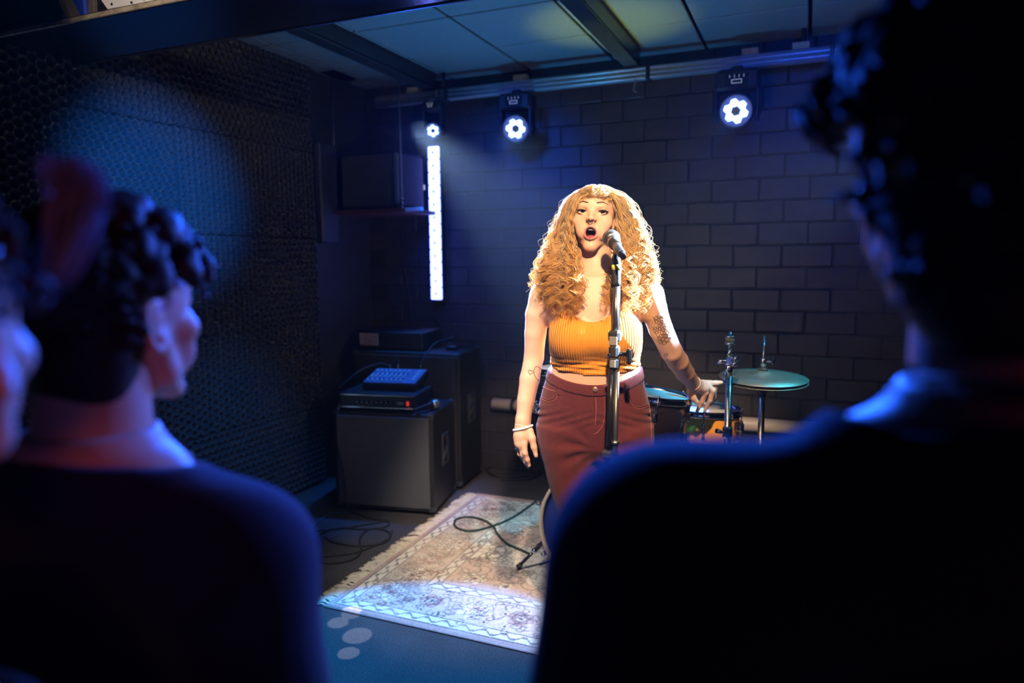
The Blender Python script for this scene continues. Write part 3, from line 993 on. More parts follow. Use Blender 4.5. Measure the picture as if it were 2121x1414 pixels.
# ================================================================== rug
RX0, RY0, RX1, RY1 = -1.80, 2.235, 0.62, 3.71
def rug():
    W_, H_ = RX1 - RX0, RY1 - RY0
    st = 0.0047
    nx, ny = int(W_ / st), int(H_ / st)
    x = np.linspace(0, W_, nx + 1)
    y = np.linspace(0, H_, ny + 1)
    X, Y = np.meshgrid(x, y, indexing='ij')
    r2 = np.random.default_rng(5)
    ivory = np.array([0.74, 0.70, 0.60])
    rose = np.array([0.50, 0.34, 0.28])
    navy = np.array([0.045, 0.05, 0.085])
    sage = np.array([0.30, 0.32, 0.26])
    tan = np.array([0.58, 0.49, 0.40])
    C = np.empty(X.shape + (3,))
    C[:] = ivory
    ed = np.minimum(np.minimum(X, W_ - X), np.minimum(Y, H_ - Y))

    def paint(mask, col, a=1.0):
        mk = np.clip(mask, 0, 1)[..., None] * a
        C[:] = C * (1 - mk) + col * mk

    def s(d, w=0.004):                      # soft step: 1 where d<0
        return np.clip(0.5 - d / w, 0, 1)

    # bands
    paint(s(ed - 0.030), np.array([0.46, 0.33, 0.28]))
    paint(s(np.abs(ed - 0.032) - 0.003), navy)
    band1 = s(np.abs(ed - 0.062) - 0.026)
    paint(band1, ivory * 1.02)
    paint(s(np.abs(ed - 0.091) - 0.003), navy)
    paint(s(np.abs(ed - 0.200) - 0.105), np.array([0.60, 0.51, 0.43]))
    paint(s(np.abs(ed - 0.305) - 0.0035), navy)
    paint(s(np.abs(ed - 0.333) - 0.026), ivory * 0.95)
    paint(s(np.abs(ed - 0.36) - 0.003), navy)
    # fold the field into a quarter so that it mirrors
    U = np.minimum(X, W_ - X)
    V = np.minimum(Y, H_ - Y)

    def rosette(cx, cy, R, petals, c1, c2, c3, ph=0.0):
        dx, dy = U - cx, V - cy
        rr, th = np.hypot(dx, dy), np.arctan2(dy, dx)
        edge = R * (1 + 0.16 * np.cos(petals * th + ph))
        paint(s(rr - edge - 0.003), navy, 0.6)
        paint(s(rr - edge), c1)
        e2 = R * 0.66 * (1 + 0.2 * np.cos(petals * th + ph + math.pi))
        paint(s(np.abs(rr - e2) - 0.0035), c3, 0.8)
        paint(s(rr - R * 0.36 * (1 + 0.25 * np.cos(petals * th))), c2)
        paint(s(rr - R * 0.17), navy)

    def vine(p, w, col, a=0.9):
        P = spline(p, 40)
        d = np.full(X.shape, 9.0)
        lo, hi = P.min(0) - 0.02, P.max(0) + 0.02
        m = (U > lo[0]) & (U < hi[0]) & (V > lo[1]) & (V < hi[1])
        if not m.any():
            return
        u, v = U[m], V[m]
        dd = np.full(u.shape, 9.0)
        for q in P:
            dd = np.minimum(dd, (u - q[0]) ** 2 + (v - q[1]) ** 2)
        d[m] = np.sqrt(dd)
        paint(s(d - w, 0.003), col, a)

    # scroll along the narrow guard bands
    for lo, amp in ((0.062, 0.015), (0.333, 0.013)):
        along = np.where(np.minimum(X, W_ - X) < np.minimum(Y, H_ - Y), Y, X)
        wv = ed - lo - amp * np.sin(along * 2 * math.pi / 0.085)
        msk = s(np.abs(ed - lo) - 0.024)
        paint(s(np.abs(wv) - 0.0042, 0.003) * msk, navy, 0.9)
        blob = np.hypot(((along / 0.0425) % 1 - 0.5) * 0.0425, ed - lo - 0.012 * np.sign(np.sin(along * 2 * math.pi / 0.085 + 0.8)))
        paint(s(blob - 0.009, 0.004) * msk, navy, 0.8)
        paint(s(blob - 0.0045, 0.003) * msk, rose)
    # main border: rosettes joined by vines
    nb = 6
    for k in range(nb):
        u = 0.20 + k * (W_ / 2 - 0.20) / (nb - 1)
        rosette(u, 0.20, 0.072 if k % 2 == 0 else 0.05, 8 if k % 2 == 0 else 6, ivory if k % 2 == 0 else rose, rose if k % 2 == 0 else ivory, navy, 0.4 * k)
        if k:
            vine([(u - 0.20, 0.15), (u - 0.15, 0.25), (u - 0.10, 0.16), (u - 0.04, 0.25)], 0.0035, navy)
            vine([(u - 0.16, 0.26), (u - 0.11, 0.28), (u - 0.08, 0.24), (u - 0.10, 0.21)], 0.003, sage)
    for k in range(1, 4):
        v = 0.20 + k * (H_ / 2 - 0.20) / 3
        rosette(0.20, v, 0.068 if k % 2 == 1 else 0.052, 8, ivory if k % 2 else rose, rose if k % 2 else ivory, navy, k)
        vine([(0.15, v - 0.16), (0.25, v - 0.12), (0.16, v - 0.08), (0.25, v - 0.03)], 0.0035, navy)
    # field: corner spandrels, sprays and central medallion
    fx, fy = 0.38, 0.38
    f = s(-(ed - 0.365))
    sp = np.hypot((U - fx) / 0.42, (V - fy) / 0.26)
    lob = 1 + 0.10 * np.cos(9 * np.arctan2(V - fy, U - fx))
    paint(f * s(np.abs(sp - lob) - 0.02, 0.02), navy, 0.8)
    paint(f * s(sp - lob, 0.02), np.array([0.55, 0.43, 0.37]))
    rosette(fx + 0.10, fy + 0.07, 0.05, 6, ivory, rose, navy)
    rosette(fx + 0.26, fy + 0.05, 0.035, 6, tan, navy, ivory)
    cxm, cym = W_ / 2, H_ / 2
    dm = np.hypot((X - cxm) / 0.46, (Y - cym) / 0.29)
    lob = 1 + 0.09 * np.cos(12 * np.arctan2((Y - cym) / 0.29, (X - cxm) / 0.46))
    paint(s(np.abs(dm - lob) - 0.02, 0.02), navy, 0.85)
    paint(s(dm - lob, 0.02), np.array([0.54, 0.47, 0.50]))
    paint(s(np.abs(dm - 0.68 * lob) - 0.012, 0.02), navy, 0.8)
    paint(s(dm - 0.66 * lob, 0.02), ivory)
    paint(s(dm - 0.32, 0.03), rose)
    rosette(cxm, cym, 0.06, 8, ivory, navy, rose)
    for k in range(34):
        a, b = r2.uniform(fx, W_ / 2), r2.uniform(fy, H_ / 2)
        an = r2.uniform(0, 6.28)
        P = [(a, b)]
        for q in range(5):
            an += r2.uniform(0.4, 1.2) * (1 if k % 2 else -1)
            a, b = a + 0.04 * math.cos(an), b + 0.04 * math.sin(an)
            P.append((a, b))
        vine(P, 0.0030, navy if k % 3 else sage * 0.6, 0.9)
        if k % 2:
            rosette(P[-1][0], P[-1][1], 0.019, 5, rose if k % 4 == 1 else tan, ivory, navy)
    for k in range(64):
        a, b = r2.uniform(0.11, W_ / 2), r2.uniform(0.11, 0.29)
        if k % 2:
            a, b = r2.uniform(0.11, 0.29), r2.uniform(0.11, H_ / 2)
        rosette(a, b, r2.uniform(0.010, 0.019), 5, [rose, sage, tan, ivory][k % 4], navy, ivory)
    for k in range(330):
        zone = k % 3
        if zone == 0:
            a, b = r2.uniform(0.10, W_ / 2), r2.uniform(0.11, 0.29)
        elif zone == 1:
            a, b = r2.uniform(0.11, 0.29), r2.uniform(0.10, H_ / 2)
        else:
            a, b = r2.uniform(0.38, W_ / 2), r2.uniform(0.38, H_ / 2)
        an, tw = r2.uniform(0, 6.28), r2.choice([-1, 1])
        P = [(a, b)]
        for q in range(5):
            an += tw * (0.35 + 0.28 * q)
            a, b = a + 0.017 * math.cos(an), b + 0.017 * math.sin(an)
            P.append((a, b))
        vine(P, 0.0021, [navy, np.array([0.22, 0.12, 0.10]), sage * 0.4][k % 3], 0.95)
    wear = np.kron(r2.standard_normal((nx // 24 + 2, ny // 24 + 2)), np.ones((24, 24)))[:nx + 1, :ny + 1]
    for _ in range(14):
        wear = 0.25 * (np.roll(wear, 3, 0) + np.roll(wear, -3, 0) + np.roll(wear, 3, 1) + np.roll(wear, -3, 1))
    wr = np.clip(0.06 + 0.4 * wear, 0, 0.3)[..., None]
    C[:] = C * (1 - wr) + np.array([0.62, 0.55, 0.47]) * wr
    C *= (1 + 0.10 * r2.standard_normal(X.shape))[..., None]
    Z = 0.011 + 0.0008 * r2.standard_normal(X.shape)
    e = np.minimum(np.minimum(X, W_ - X), np.minimum(Y, H_ - Y))
    Z = Z * np.clip(e / 0.008, 0.1, 1) ** 0.5
    P = np.stack([X + RX0, Y + RY0, Z], -1).reshape(-1, 3)
    idx = np.arange(P.shape[0]).reshape(nx + 1, ny + 1)
    F = np.stack([idx[:-1, :-1], idx[1:, :-1], idx[1:, 1:], idx[:-1, 1:]], -1).reshape(-1, 4)
    m = pmat('rug_pile', (0.5, 0.5, 0.5), 0.95, spec=0.1, sheen=0.2)
    n, l = m.node_tree.nodes, m.node_tree.links
    at = n.new('ShaderNodeVertexColor')
    at.layer_name = 'pattern'
    l.new(at.outputs['Color'], bsdf(m).inputs['Base Color'])
    t = thing('persian_rug', 'worn ivory oriental rug with cream fringe on the carpet', 'rug', (0, 0, 0.0))
    raw_mesh('pile', P, F, m, t, True, {'pattern': np.clip(C, 0, 1).reshape(-1, 3)})
    # fringe: tied cotton tassels on both short ends
    Vs, Fs, b = [], [], 0
    for side, x0 in ((-1, RX0), (1, RX1)):
        y = RY0 + 0.006
        while y < RY1:
            L_ = r2.uniform(0.05, 0.085)
            dy = r2.normal(0, 0.02)
            for q in range(3):
                yy = y + r2.normal(0, 0.002)
                d2 = dy + r2.normal(0, 0.012)
                P_ = np.array([[x0 - side * 0.004, yy, 0.007], [x0 + side * L_ * 0.35, yy + d2 * 0.3, 0.008 + r2.uniform(0, 0.004)], [x0 + side * L_ * 0.7, yy + d2 * 0.7, 0.005], [x0 + side * L_, yy + d2 * 1.1, 0.003]])
                V_, F_ = tube_arrays(P_, [0.0026, 0.0024, 0.0022, 0.0012], 5)
                Vs.append(V_)
                Fs.append(F_ + b)
                b += len(V_)
            y += r2.uniform(0.006, 0.010)
    o = raw_mesh('fringe', np.vstack(Vs), np.vstack(Fs), pmat('cotton_fringe', (0.62, 0.55, 0.42), 0.9, var=0.15, scale=30), t)
    o['kind'] = 'stuff'
    mb = MB()
    for y in (RY0 + 0.003, RY1 - 0.003):
        mb = MB().cyl((RX0, y, 0.0085), (RX1, y, 0.0085), 0.008, seg=8)
        mb.build('edge_binding', pmat('rose_binding', (0.45, 0.30, 0.26), 0.9, var=0.2, scale=60), t)


rug()
# lead across the rug to the kick drum
def rug_cable(pix, label, r=0.0055):
    P = spline([onz(x, y, 0.0135 + r) for x, y in pix], 70)
    tag(MB().tube(P, r, 7).build('rug_cable', pmat('dark_green_cable', (0.012, 0.03, 0.028), 0.45)), label, 'cable')


rug_cable([(1110, 1038), (1060, 1072), (1010, 1092), (970, 1099), (943, 1090), (945, 1075), (970, 1070), (1000, 1076), (1022, 1090), (1030, 1105), (1050, 1125), (1078, 1138), (1100, 1148)], 'dark cable looping once over the rug beside the kick drum')
# fallen cable bundle behind the bass cabinet, on the floor by the wall
P = [ony(x, y, 3.95) for x, y in ((1005, 960), (1030, 935), (1060, 930), (1085, 950), (1090, 975), (1050, 990), (1010, 985))]
pts = [onz(x, y, 0.01) for x, y in ((1008, 965), (1040, 950), (1085, 948), (1120, 955), (1125, 975), (1085, 985), (1030, 985), (1010, 972), (1040, 955), (1100, 952), (1130, 965), (1100, 990), (1040, 992))]
tag(MB().tube(spline(pts, 90), 0.010, 7).build('cable_coil', M_RUBBER), 'thick black cable coil on the floor by the back wall', 'cable')


# ================================================================== drum kit
M_DRUMBLACK = pmat('gloss_black_shell', (0.012, 0.008, 0.012), 0.10, var=0.2, coat=1.0)
M_AMBER = pmat('amber_maple_shell', (0.80, 0.33, 0.05), 0.2, var=0.16, scale=9, coat=1.0)
M_HEADW = pmat('drum_head', (0.72, 0.74, 0.76), 0.45, var=0.04)
M_KICKHEAD = pmat('kick_front_head', (0.02, 0.035, 0.16), 0.3, var=0.1)  # blue of the stage light painted into the head colour
M_HOOPWOOD = pmat('maple_hoop', (0.58, 0.42, 0.28), 0.35, var=0.12, scale=30, coat=0.5)
M_CYMBAL = pmat('cymbal_bronze', (0.55, 0.50, 0.38), 0.32, 0.9, var=0.06, scale=60)


def drum(t, c, ax, R, H, shell, head, nlug, a0=0.0, badge=None, tube_lug=False):
    """shell with two chrome hoops, heads, lugs and tension rods around axis ax; c = centre"""
    c = np.asarray(c, float)
    Fm = frame(ax)
    MB().lathe([(R, -H / 2 + 0.012), (R, H / 2 - 0.012)], c, ax, 48).build('shell', shell, t)
    for sgn, nm in ((1, 'top_head'), (-1, 'bottom_head')):
        MB().lathe([(R + 0.001, sgn * (H / 2 - 0.014)), (R - 0.004, sgn * (H / 2 - 0.002)), (0.0, sgn * (H / 2 - 0.002))] if sgn > 0 else [(0.0, -(H / 2 - 0.002)), (R - 0.004, -(H / 2 - 0.002)), (R + 0.001, -(H / 2 - 0.014))], c, ax, 48).build(nm, head, t)
        z = sgn * (H / 2 - 0.004)
        MB().lathe([(R + 0.003, z - 0.013), (R + 0.010, z - 0.013), (R + 0.0085, z - 0.004), (R + 0.006, z + 0.011), (R + 0.010, z + 0.0135), (R + 0.004, z + 0.014), (R + 0.003, z - 0.005)], c, ax, 48, closed=True).build('hoop', M_CHROME, t)
    for k in range(nlug):
        a = a0 + 2 * math.pi * k / nlug
        e = np.array([math.cos(a), math.sin(a), 0])
        rad = Fm @ e
        axn = Fm[:, 2]
        for sgn in (1, -1):
            p = c + rad * (R + 0.008) + axn * sgn * H * 0.20
            if tube_lug:
                q = c + rad * (R + 0.009)
                if sgn > 0:
                    MB().cyl(q - axn * H * 0.20, q + axn * H * 0.20, 0.0065, seg=10).ball(q - axn * H * 0.2, 0.0085, 10).ball(q + axn * H * 0.2, 0.0085, 10).build('lug', M_CHROME, t)
            else:
                MB().box(p, (0.016, 0.012, 0.034), 0.004, np.array([rad, np.cross(axn, rad), axn]).T).build('lug', M_CHROME, t)
            top = c + rad * (R + 0.010) + axn * sgn * (H / 2 + 0.012)
            MB().cyl(p, top, 0.0028, seg=6).ball(top, 0.0062, 8).build('tension_rod', M_CHROME, t)
    return Fm


# kick drum
kl = onz(1113, 1085, 0.29)
KC = np.array([kl[0] + 0.288, kl[1] + 0.19, 0.292])
KAX = np.array([0.02, -1, 0.0]); KAX /= np.linalg.norm(KAX)
t = thing('kick_drum', 'large kick drum with blond wood hoop behind the singer', 'drum', (KC[0], KC[1], 0.012))
k0 = np.array([0, 0, 0.2865])
MB().lathe([(0.272, -0.16), (0.272, 0.16)], k0, KAX, 64).build('shell', M_DRUMBLACK, t)
for s_ in (1, -1):
    z = s_ * 0.165
    MB().lathe([(0.270, z - 0.02), (0.284, z - 0.02), (0.284, z + 0.02), (0.272, z + 0.02)], k0, KAX, 64, closed=True).build('hoop', M_HOOPWOOD, t)
    MB().lathe([(0.0, s_ * 0.165), (0.270, s_ * 0.165), (0.271, s_ * 0.158)], k0, KAX, 64).build('front_head' if s_ > 0 else 'batter_head', M_KICKHEAD if s_ > 0 else M_HEADW, t)
for k in range(8):
    a = math.pi / 8 + k * math.pi / 4 + 0.1
    Fk = frame(KAX)
    rad = Fk @ np.array([math.cos(a), math.sin(a), 0])
    if (k0 + rad * 0.30)[2] < 0.04:
        continue
    for s_ in (1, -1):
        cl = MB().box(k0 + rad * 0.289 + KAX * s_ * 0.165, (0.010, 0.022, 0.048), 0.003, np.array([rad, np.cross(KAX, rad), KAX]).T).build('claw', M_CHROME, t)
        MB().cyl(k0 + rad * 0.296 + KAX * s_ * 0.19, k0 + rad * 0.296 + KAX * s_ * 0.03, 0.004, seg=8).ball(k0 + rad * 0.296 + KAX * s_ * 0.195, 0.009, 8).build('tension_rod', M_CHROME, cl)
ft = onz(1072, 1180, 0.012) - np.array([KC[0], KC[1], 0.012])
for s_ in (-1, 1):
    foot = np.array([ft[0] * (-s_), ft[1], ft[2] + 0.012])
    top = k0 + np.array([s_ * 0.268, -0.02, -0.10])
    d = foot - top
    lg = MB().cyl(top, top + d * 0.55, 0.0105, seg=12).cyl(top + d * 0.5, foot, 0.0072, seg=10).build('leg', M_GLOSSBLACK, t)
    MB().cyl(top + d * 0.90, foot, 0.0105, 0.012, seg=12).build('rubber_tip', M_RUBBER, lg)
    MB().ball(top + d * 0.55, 0.014, 10).build('wing_screw', M_CHROME, lg)
    MB().box(top, (0.03, 0.05, 0.05), 0.008).build('leg_bracket', M_CHROME, lg)
sp = ony(1149, 1045, KC[1] - 0.167) - np.array([KC[0], KC[1], 0.012])
MB().box((sp[0], -0.1665, sp[2]), (0.010, 0.001, 0.024)).build('sticker', pmat('white_sticker', (0.8, 0.8, 0.82), 0.5), t)

# rack toms on a post from the kick drum
def tilt(rx, ry):
    return rotm('Y', ry) @ rotm('X', rx) @ np.array([0, 0, 1.0])


c1 = dep(1342, 866, 2.80)
t = thing('rack_tom', 'black rack tom with round badge right of the singer', 'drum', tuple(c1), 0.0, 'rack toms on the kick drum')
A1 = tilt(-4, 7)
Fm = drum(t, (0, 0, 0), A1, 0.152, 0.205, M_DRUMBLACK, M_HEADW, 6, 0.35)
# round badge facing the singer
bd = np.array([-0.02, -1, 0]); bd = bd - A1 * (bd @ A1); bd /= np.linalg.norm(bd)
bc = bd * 0.1540
bg = MB().lathe([(0.027, -0.002), (0.027, 0.001), (0.0, 0.0012)], bc, bd, 28).build('badge', M_GLOSSBLACK, t)
MB().lathe([(0.0200, 0.0012), (0.0262, 0.0014), (0.0262, 0.0022), (0.0200, 0.0022)], bc, bd, 28, closed=True).build('badge_ring', pmat('badge_silver', (0.6, 0.6, 0.62), 0.4), bg)
Fb = frame(bd)
sw = [bc + Fb @ np.array([(0.003 + 0.0011 * k) * math.cos(0.9 * k), (0.003 + 0.0011 * k) * math.sin(0.9 * k), 0.002]) for k in range(11)]
MB().tube(spline(sw, 40), 0.0011, 5).build('badge_swirl', pmat('badge_silver', (0.6, 0.6, 0.62), 0.4), bg)
c2 = dep(1172, 800, 2.98)
t = thing('rack_tom', 'smaller rack tom with pale head behind the waist of the singer', 'drum', tuple(c2), 0.0, 'rack toms on the kick drum')
drum(t, (0, 0, 0), tilt(1, -3), 0.128, 0.17, M_DRUMBLACK, M_HEADW, 6, 0.1)
t = thing('tom_mount', 'chrome tom mount on top of the kick drum', 'drum mount', (KC[0], KC[1], 0.566))
top = np.array([KC[0], KC[1], 0.566])
MB().cyl((0, 0, 0.002), (0, 0, 0.30), 0.014, seg=14).build('post', M_CHROME, t)
MB().lathe([(0.04, 0.002), (0.04, 0.012), (0.02, 0.02)], seg=20).build('base_plate', M_CHROME, t)
for cc, R_ in ((c1, 0.169), (c2, 0.14)):
    d = cc - top - np.array([0, 0, 0.28])
    d[2] *= 0.3
    L_ = np.linalg.norm(d)
    MB().cyl((0, 0, 0.28), np.array([0, 0, 0.28]) + d * (L_ - R_ - 0.022) / L_, 0.010, seg=12).build('arm', M_CHROME, t)


def tripod(t, z0, r_foot, h, mat=M_CHROME, rot=0.0, leg_r=0.007):
    for k in range(3):
        a = rot + k * 2 * math.pi / 3
        e = np.array([math.cos(a), math.sin(a), 0])
        lg = MB().cyl(np.array([0, 0, h]) + e * 0.012, e * r_foot + np.array([0, 0, z0 + 0.014]), leg_r, seg=10).build('leg', mat, t)
        MB().cyl(e * r_foot * 0.95 + np.array([0, 0, z0 + 0.022]), e * (r_foot + 0.02) + np.array([0, 0, z0 + 0.012]), leg_r + 0.004, seg=10).build('rubber_foot', M_RUBBER, lg)
        MB().cyl(np.array([0, 0, h * 0.35]), e * r_foot * 0.55 + np.array([0, 0, h * 0.46]), leg_r * 0.7, seg=8).build('brace', mat, t)
    MB().lathe([(0.022, h - 0.03), (0.022, h + 0.03)], seg=14).build('leg_collar', mat, t)


# snare drum on its stand
SP = dep(1443, 878, 3.08)
t = thing('snare_drum', 'amber wood snare drum with chrome hoops under her hand', 'drum', (SP[0], SP[1], SP[2] - 0.08))
SAX = tilt(-4, 1.5)
drum(t, (0, 0, 0.08), SAX, 0.178, 0.145, M_AMBER, M_HEADW, 10, 0.28, tube_lug=True)
e = np.array([0.93, -0.36, 0]); e /= np.linalg.norm(e)
MB().box(e * 0.192 + np.array([0, 0, 0.10]), (0.022, 0.035, 0.05), 0.005, frame(e)).build('strainer', M_CHROME, t)
t = thing('snare_stand', 'chrome basket stand under the amber snare drum', 'stand', (SP[0], SP[1], 0.012))
hS = SP[2] - 0.02 - 0.012 - 0.085
MB().cyl((0, 0, 0.10), (0, 0, hS - 0.07), 0.012, seg=12).build('tube', M_CHROME, t)
for k in range(3):
    a = 0.6 + k * 2 * math.pi / 3
    e = np.array([math.cos(a), math.sin(a), 0])
    MB().tube(spline([np.array([0, 0, hS - 0.07]), e * 0.11 + np.array([0, 0, hS - 0.055]), e * 0.192 + np.array([0, 0, hS - 0.03]), e * 0.2 + np.array([0, 0, hS + 0.004])], 14), 0.006, 8).build('basket_arm', M_CHROME, t)
tripod(t, 0, 0.17, 0.30, rot=0.0)

# bare cymbal stand in front of the snare
CP = dep(1510, 780, 2.72)
pz = lambda y: float(dep(1510, y, 2.72)[2])
t = thing('cymbal_stand', 'bare chrome cymbal stand between snare drum and hi-hat', 'stand', (CP[0], CP[1], 0.0))
MB().cyl((0, 0, 0.08), (0, 0, pz(768)), 0.0125, seg=18).build('lower_tube', M_CHROME, t)
MB().cyl((0, 0, pz(770)), (0, 0, pz(712)), 0.0075, seg=14).build('upper_tube', M_CHROME, t)
MB().lathe([(0.016, pz(774)), (0.017, pz(757)), (0.013, pz(755))], seg=16).build('collar', M_CHROME, t)
cl = MB().box((0, 0, pz(746)), (0.03, 0.03, 0.035), 0.006).build('clamp', M_CHROME, t)
MB().cyl((-0.012, -0.01, pz(748)), (-0.042, -0.014, pz(747)), 0.007, 0.009, seg=10).build('wing_bolt', M_CHROME, cl)
MB().ball((0.024, -0.008, pz(741)), 0.011, 10).ball((0.02, -0.012, pz(752)), 0.011, 10).build('memory_lock', M_CHROME, cl)
MB().lathe([(0.0105, pz(735)), (0.0105, pz(727)), (0.0085, pz(726))], seg=14).build('tilter', M_CHROME, t)
MB().lathe([(0.020, pz(712)), (0.021, pz(708)), (0.010, pz(707))], seg=18).build('metal_cup', M_CHROME, t)
MB().lathe([(0.018, pz(708)), (0.018, pz(697))], seg=18).build('felt', M_RUBBER, t)
MB().lathe([(0.021, pz(697)), (0.020, pz(694)), (0.006, pz(693)), (0.0055, pz(686)), (0.0, pz(684))], seg=18).build('wing_nut', M_CHROME, t)
cl = MB().box((0, 0, pz(898)), (0.036, 0.036, 0.05), 0.008).build('height_clamp', M_CHROME, t)
MB().cyl((-0.012, -0.015, pz(898)), (-0.038, -0.035, pz(893)), 0.006, 0.010, seg=10).build('wing_bolt', M_CHROME, cl)
tripod(t, 0.012, 0.26, 0.42, rot=0.9)

# hi-hat
HP = dep(1580, 783, 2.90)
hz = lambda y: float(dep(1579, y, 2.90)[2])
t = thing('hi_hat', 'pair of hi-hat cymbals on a chrome stand', 'cymbals', (HP[0], HP[1], 0.0))
ha = tilt(2.5, 1.0)
zc = HP[2]
def cym(z, up, nm):
    R_ = 0.1785
    prof = [(0.006, 0.030), (0.02, 0.029), (0.034, 0.021), (0.042, 0.0165), (0.09, 0.010), (R_, 0.0), (R_, -0.0014), (0.09, 0.0085), (0.042, 0.015), (0.03, 0.020), (0.006, 0.0285)]
    prof = [(r, h * up) for r, h in prof]
    MB().lathe(prof, (0, 0, z), ha, 64, closed=True).build(nm, M_CYMBAL, t)
cym(zc + 0.004, 1, 'top_cymbal')
cym(zc - 0.010, -1, 'bottom_cymbal')
MB().cyl((0, 0, 0.06), (0, 0, zc - 0.075), 0.0128, seg=18).build('tube', M_CHROME, t)
MB().cyl((0, 0, zc - 0.08), (0, 0, hz(693)), 0.0042, seg=10).build('pull_rod', M_CHROME, t)
MB().lathe([(0.012, zc - 0.085), (0.016, zc - 0.06), (0.024, zc - 0.048), (0.026, zc - 0.042)], seg=18).build('seat_cup', M_RUBBER, t)
MB().lathe([(0.019, zc + 0.034), (0.019, zc + 0.042), (0.012, zc + 0.044)], seg=18).build('felt', M_RUBBER, t)
ck = MB().lathe([(0.010, zc + 0.044), (0.010, hz(757)), (0.013, hz(754)), (0.013, hz(742)), (0.009, hz(740))], seg=16).build('clutch', M_CHROME, t)
MB().cyl((0.012, -0.004, hz(747)), (0.034, -0.010, hz(746)), 0.005, seg=8).box((0.038, -0.012, hz(744)), (0.010, 0.012, 0.034), 0.004, rotm('Y', 12)).build('clutch_screw', M_CHROME, ck)
tripod(t, 0.012, 0.25, 0.36, rot=0.0)
MB().box((0.0, 0.17, 0.045), (0.09, 0.26, 0.014), 0.004, rotm('X', 8)).build('foot_pedal', M_STEEL, t)

# ================================================================== microphone stand
MD = 2.10
mp = lambda x, y, D=MD: dep(x, y, D)
B = mp(1270, 940)
t = thing('microphone_stand', 'black boom microphone stand in front of the singer', 'microphone stand', (B[0], B[1], 0.0))
o3 = np.array([B[0], B[1], 0.0])
q = lambda x, y, D=MD: mp(x, y, D) - o3
top, clu, low = q(1277, 545), q(1274, 690), q(1270, 940)
M_STAND = pmat('stand_black_tube', (0.02, 0.02, 0.022), 0.25, 0.3, var=0.1)
M_TUBE = pmat('stand_steel_tube', (0.30, 0.28, 0.26), 0.28, 0.9, var=0.05)
MB().cyl(q(1276.5, 590), q(1274.5, 700), 0.0098, seg=16).build('upper_tube', M_TUBE, t)
MB().cyl(q(1279, 570), q(1276.5, 700, 2.115), 0.0098, seg=14).build('inner_tube', M_STAND, t)
MB().lathe([(0.0125, 0), (0.0135, 0.01), (0.0135, 0.055), (0.011, 0.062)], q(1276.3, 592), top - clu, 16).build('upper_sleeve', M_RUBBER, t)
MB().lathe([(0.0145, 0), (0.0145, 0.016)], q(1276.8, 560), top - clu, 18).build('yellow_tape', pmat('yellow_tape', (0.75, 0.6, 0.08), 0.5), t)
MB().lathe([(0.013, 0), (0.013, 0.02), (0.009, 0.035)], q(1276.8, 556), top - clu, 16).build('swivel', M_RUBBER, t)
# mic clip
MB().box(q(1277.5, 536), (0.016, 0.022, 0.03), 0.005).build('mic_clip_stem', M_RUBBER, t)
# clutch block with T-handle
mb = MB().box(q(1273.5, 696), (0.036, 0.034, 0.036), 0.007).build('clutch_top', M_RUBBER, t)
MB().box(q(1273.5, 690) + np.array([0, -0.018, -0.022]), (0.026, 0.006, 0.028), 0.003).build('clutch_plate', pmat('grey_plate', (0.22, 0.21, 0.19), 0.45), t)
MB().box(q(1272.5, 728), (0.030, 0.032, 0.040), 0.007).build('clutch_middle', M_RUBBER, t)
MB().box(q(1272, 752), (0.032, 0.034, 0.036), 0.007).build('clutch_bottom', M_RUBBER, t)
MB().box(q(1272, 752) + np.array([0, -0.018, 0]), (0.018, 0.005, 0.024), 0.003).build('clutch_window', pmat('grey_plate', (0.22, 0.21, 0.19), 0.45), t)
kn = MB().cyl(q(1278, 733), q(1296, 733), 0.007, seg=12).build('clutch_bolt', M_GLOSSBLACK, t)
MB().box(q(1303, 738), (0.015, 0.018, 0.048), 0.005, rotm('Y', -4)).build('t_handle', M_GLOSSBLACK, kn)
MB().ball(q(1262, 735), 0.007, 10).build('rivet', M_CHROME, t)
MB().cyl(q(1277.5, 766), q(1272, 1000), 0.0088, seg=16).build('steel_tube', M_TUBE, t)
MB().cyl(q(1266.5, 764), q(1262, 930), 0.0095, seg=16).build('boom_tube', M_STAND, t)
MB().lathe([(0.013, -0.006), (0.0135, 0.006)], q(1274, 916), (0, 0, 1), 16).build('tube_ring', M_STEEL, t)
MB().box(q(1258, 940), (0.036, 0.03, 0.026), 0.006).build('boom_end', M_RUBBER, t)
MB().cyl(q(1272, 1000), np.array([q(1272, 1000)[0], q(1272, 1000)[1], 0.10]), 0.0125, seg=16).build('base_tube', M_STAND, t)
for k in range(3):
    a = -math.pi / 3 + k * 2 * math.pi / 3
    bx = q(1272, 1000)
    e = np.array([math.cos(a), math.sin(a), 0])
    lg = MB().cyl(np.array([bx[0], bx[1], 0.11]), np.array([bx[0], bx[1], 0.012]) + e * 0.21, 0.009, seg=10).build('leg', M_STAND, t)
    MB().ball(np.array([bx[0], bx[1], 0.0145]) + e * 0.21, 0.0138, 10).build('rubber_foot', M_RUBBER, lg)
# the microphone in its clip
mh, mt = mp(1267, 495, 2.155), mp(1284, 521, 2.03)
t = thing('vocal_microphone', 'silver vocal microphone at the mouth of the singer', 'microphone', tuple(mh))
microphone(t, frame(mh - mt), (0, 0, 0), M_MICMESH, pmat('mic_metal_body', (0.45, 0.46, 0.5), 0.22, 0.9, var=0.05))
MB().lathe([(0.0165, -0.085), (0.0185, -0.065), (0.0185, -0.045)], (0, 0, 0), mh - mt, 18).build('clip_ring', M_RUBBER, t)
MB().lathe([(0.0085, -0.19), (0.0095, -0.16)], (0, 0, 0), mh - mt, 14).build('cable_plug', M_GLOSSBLACK, t)


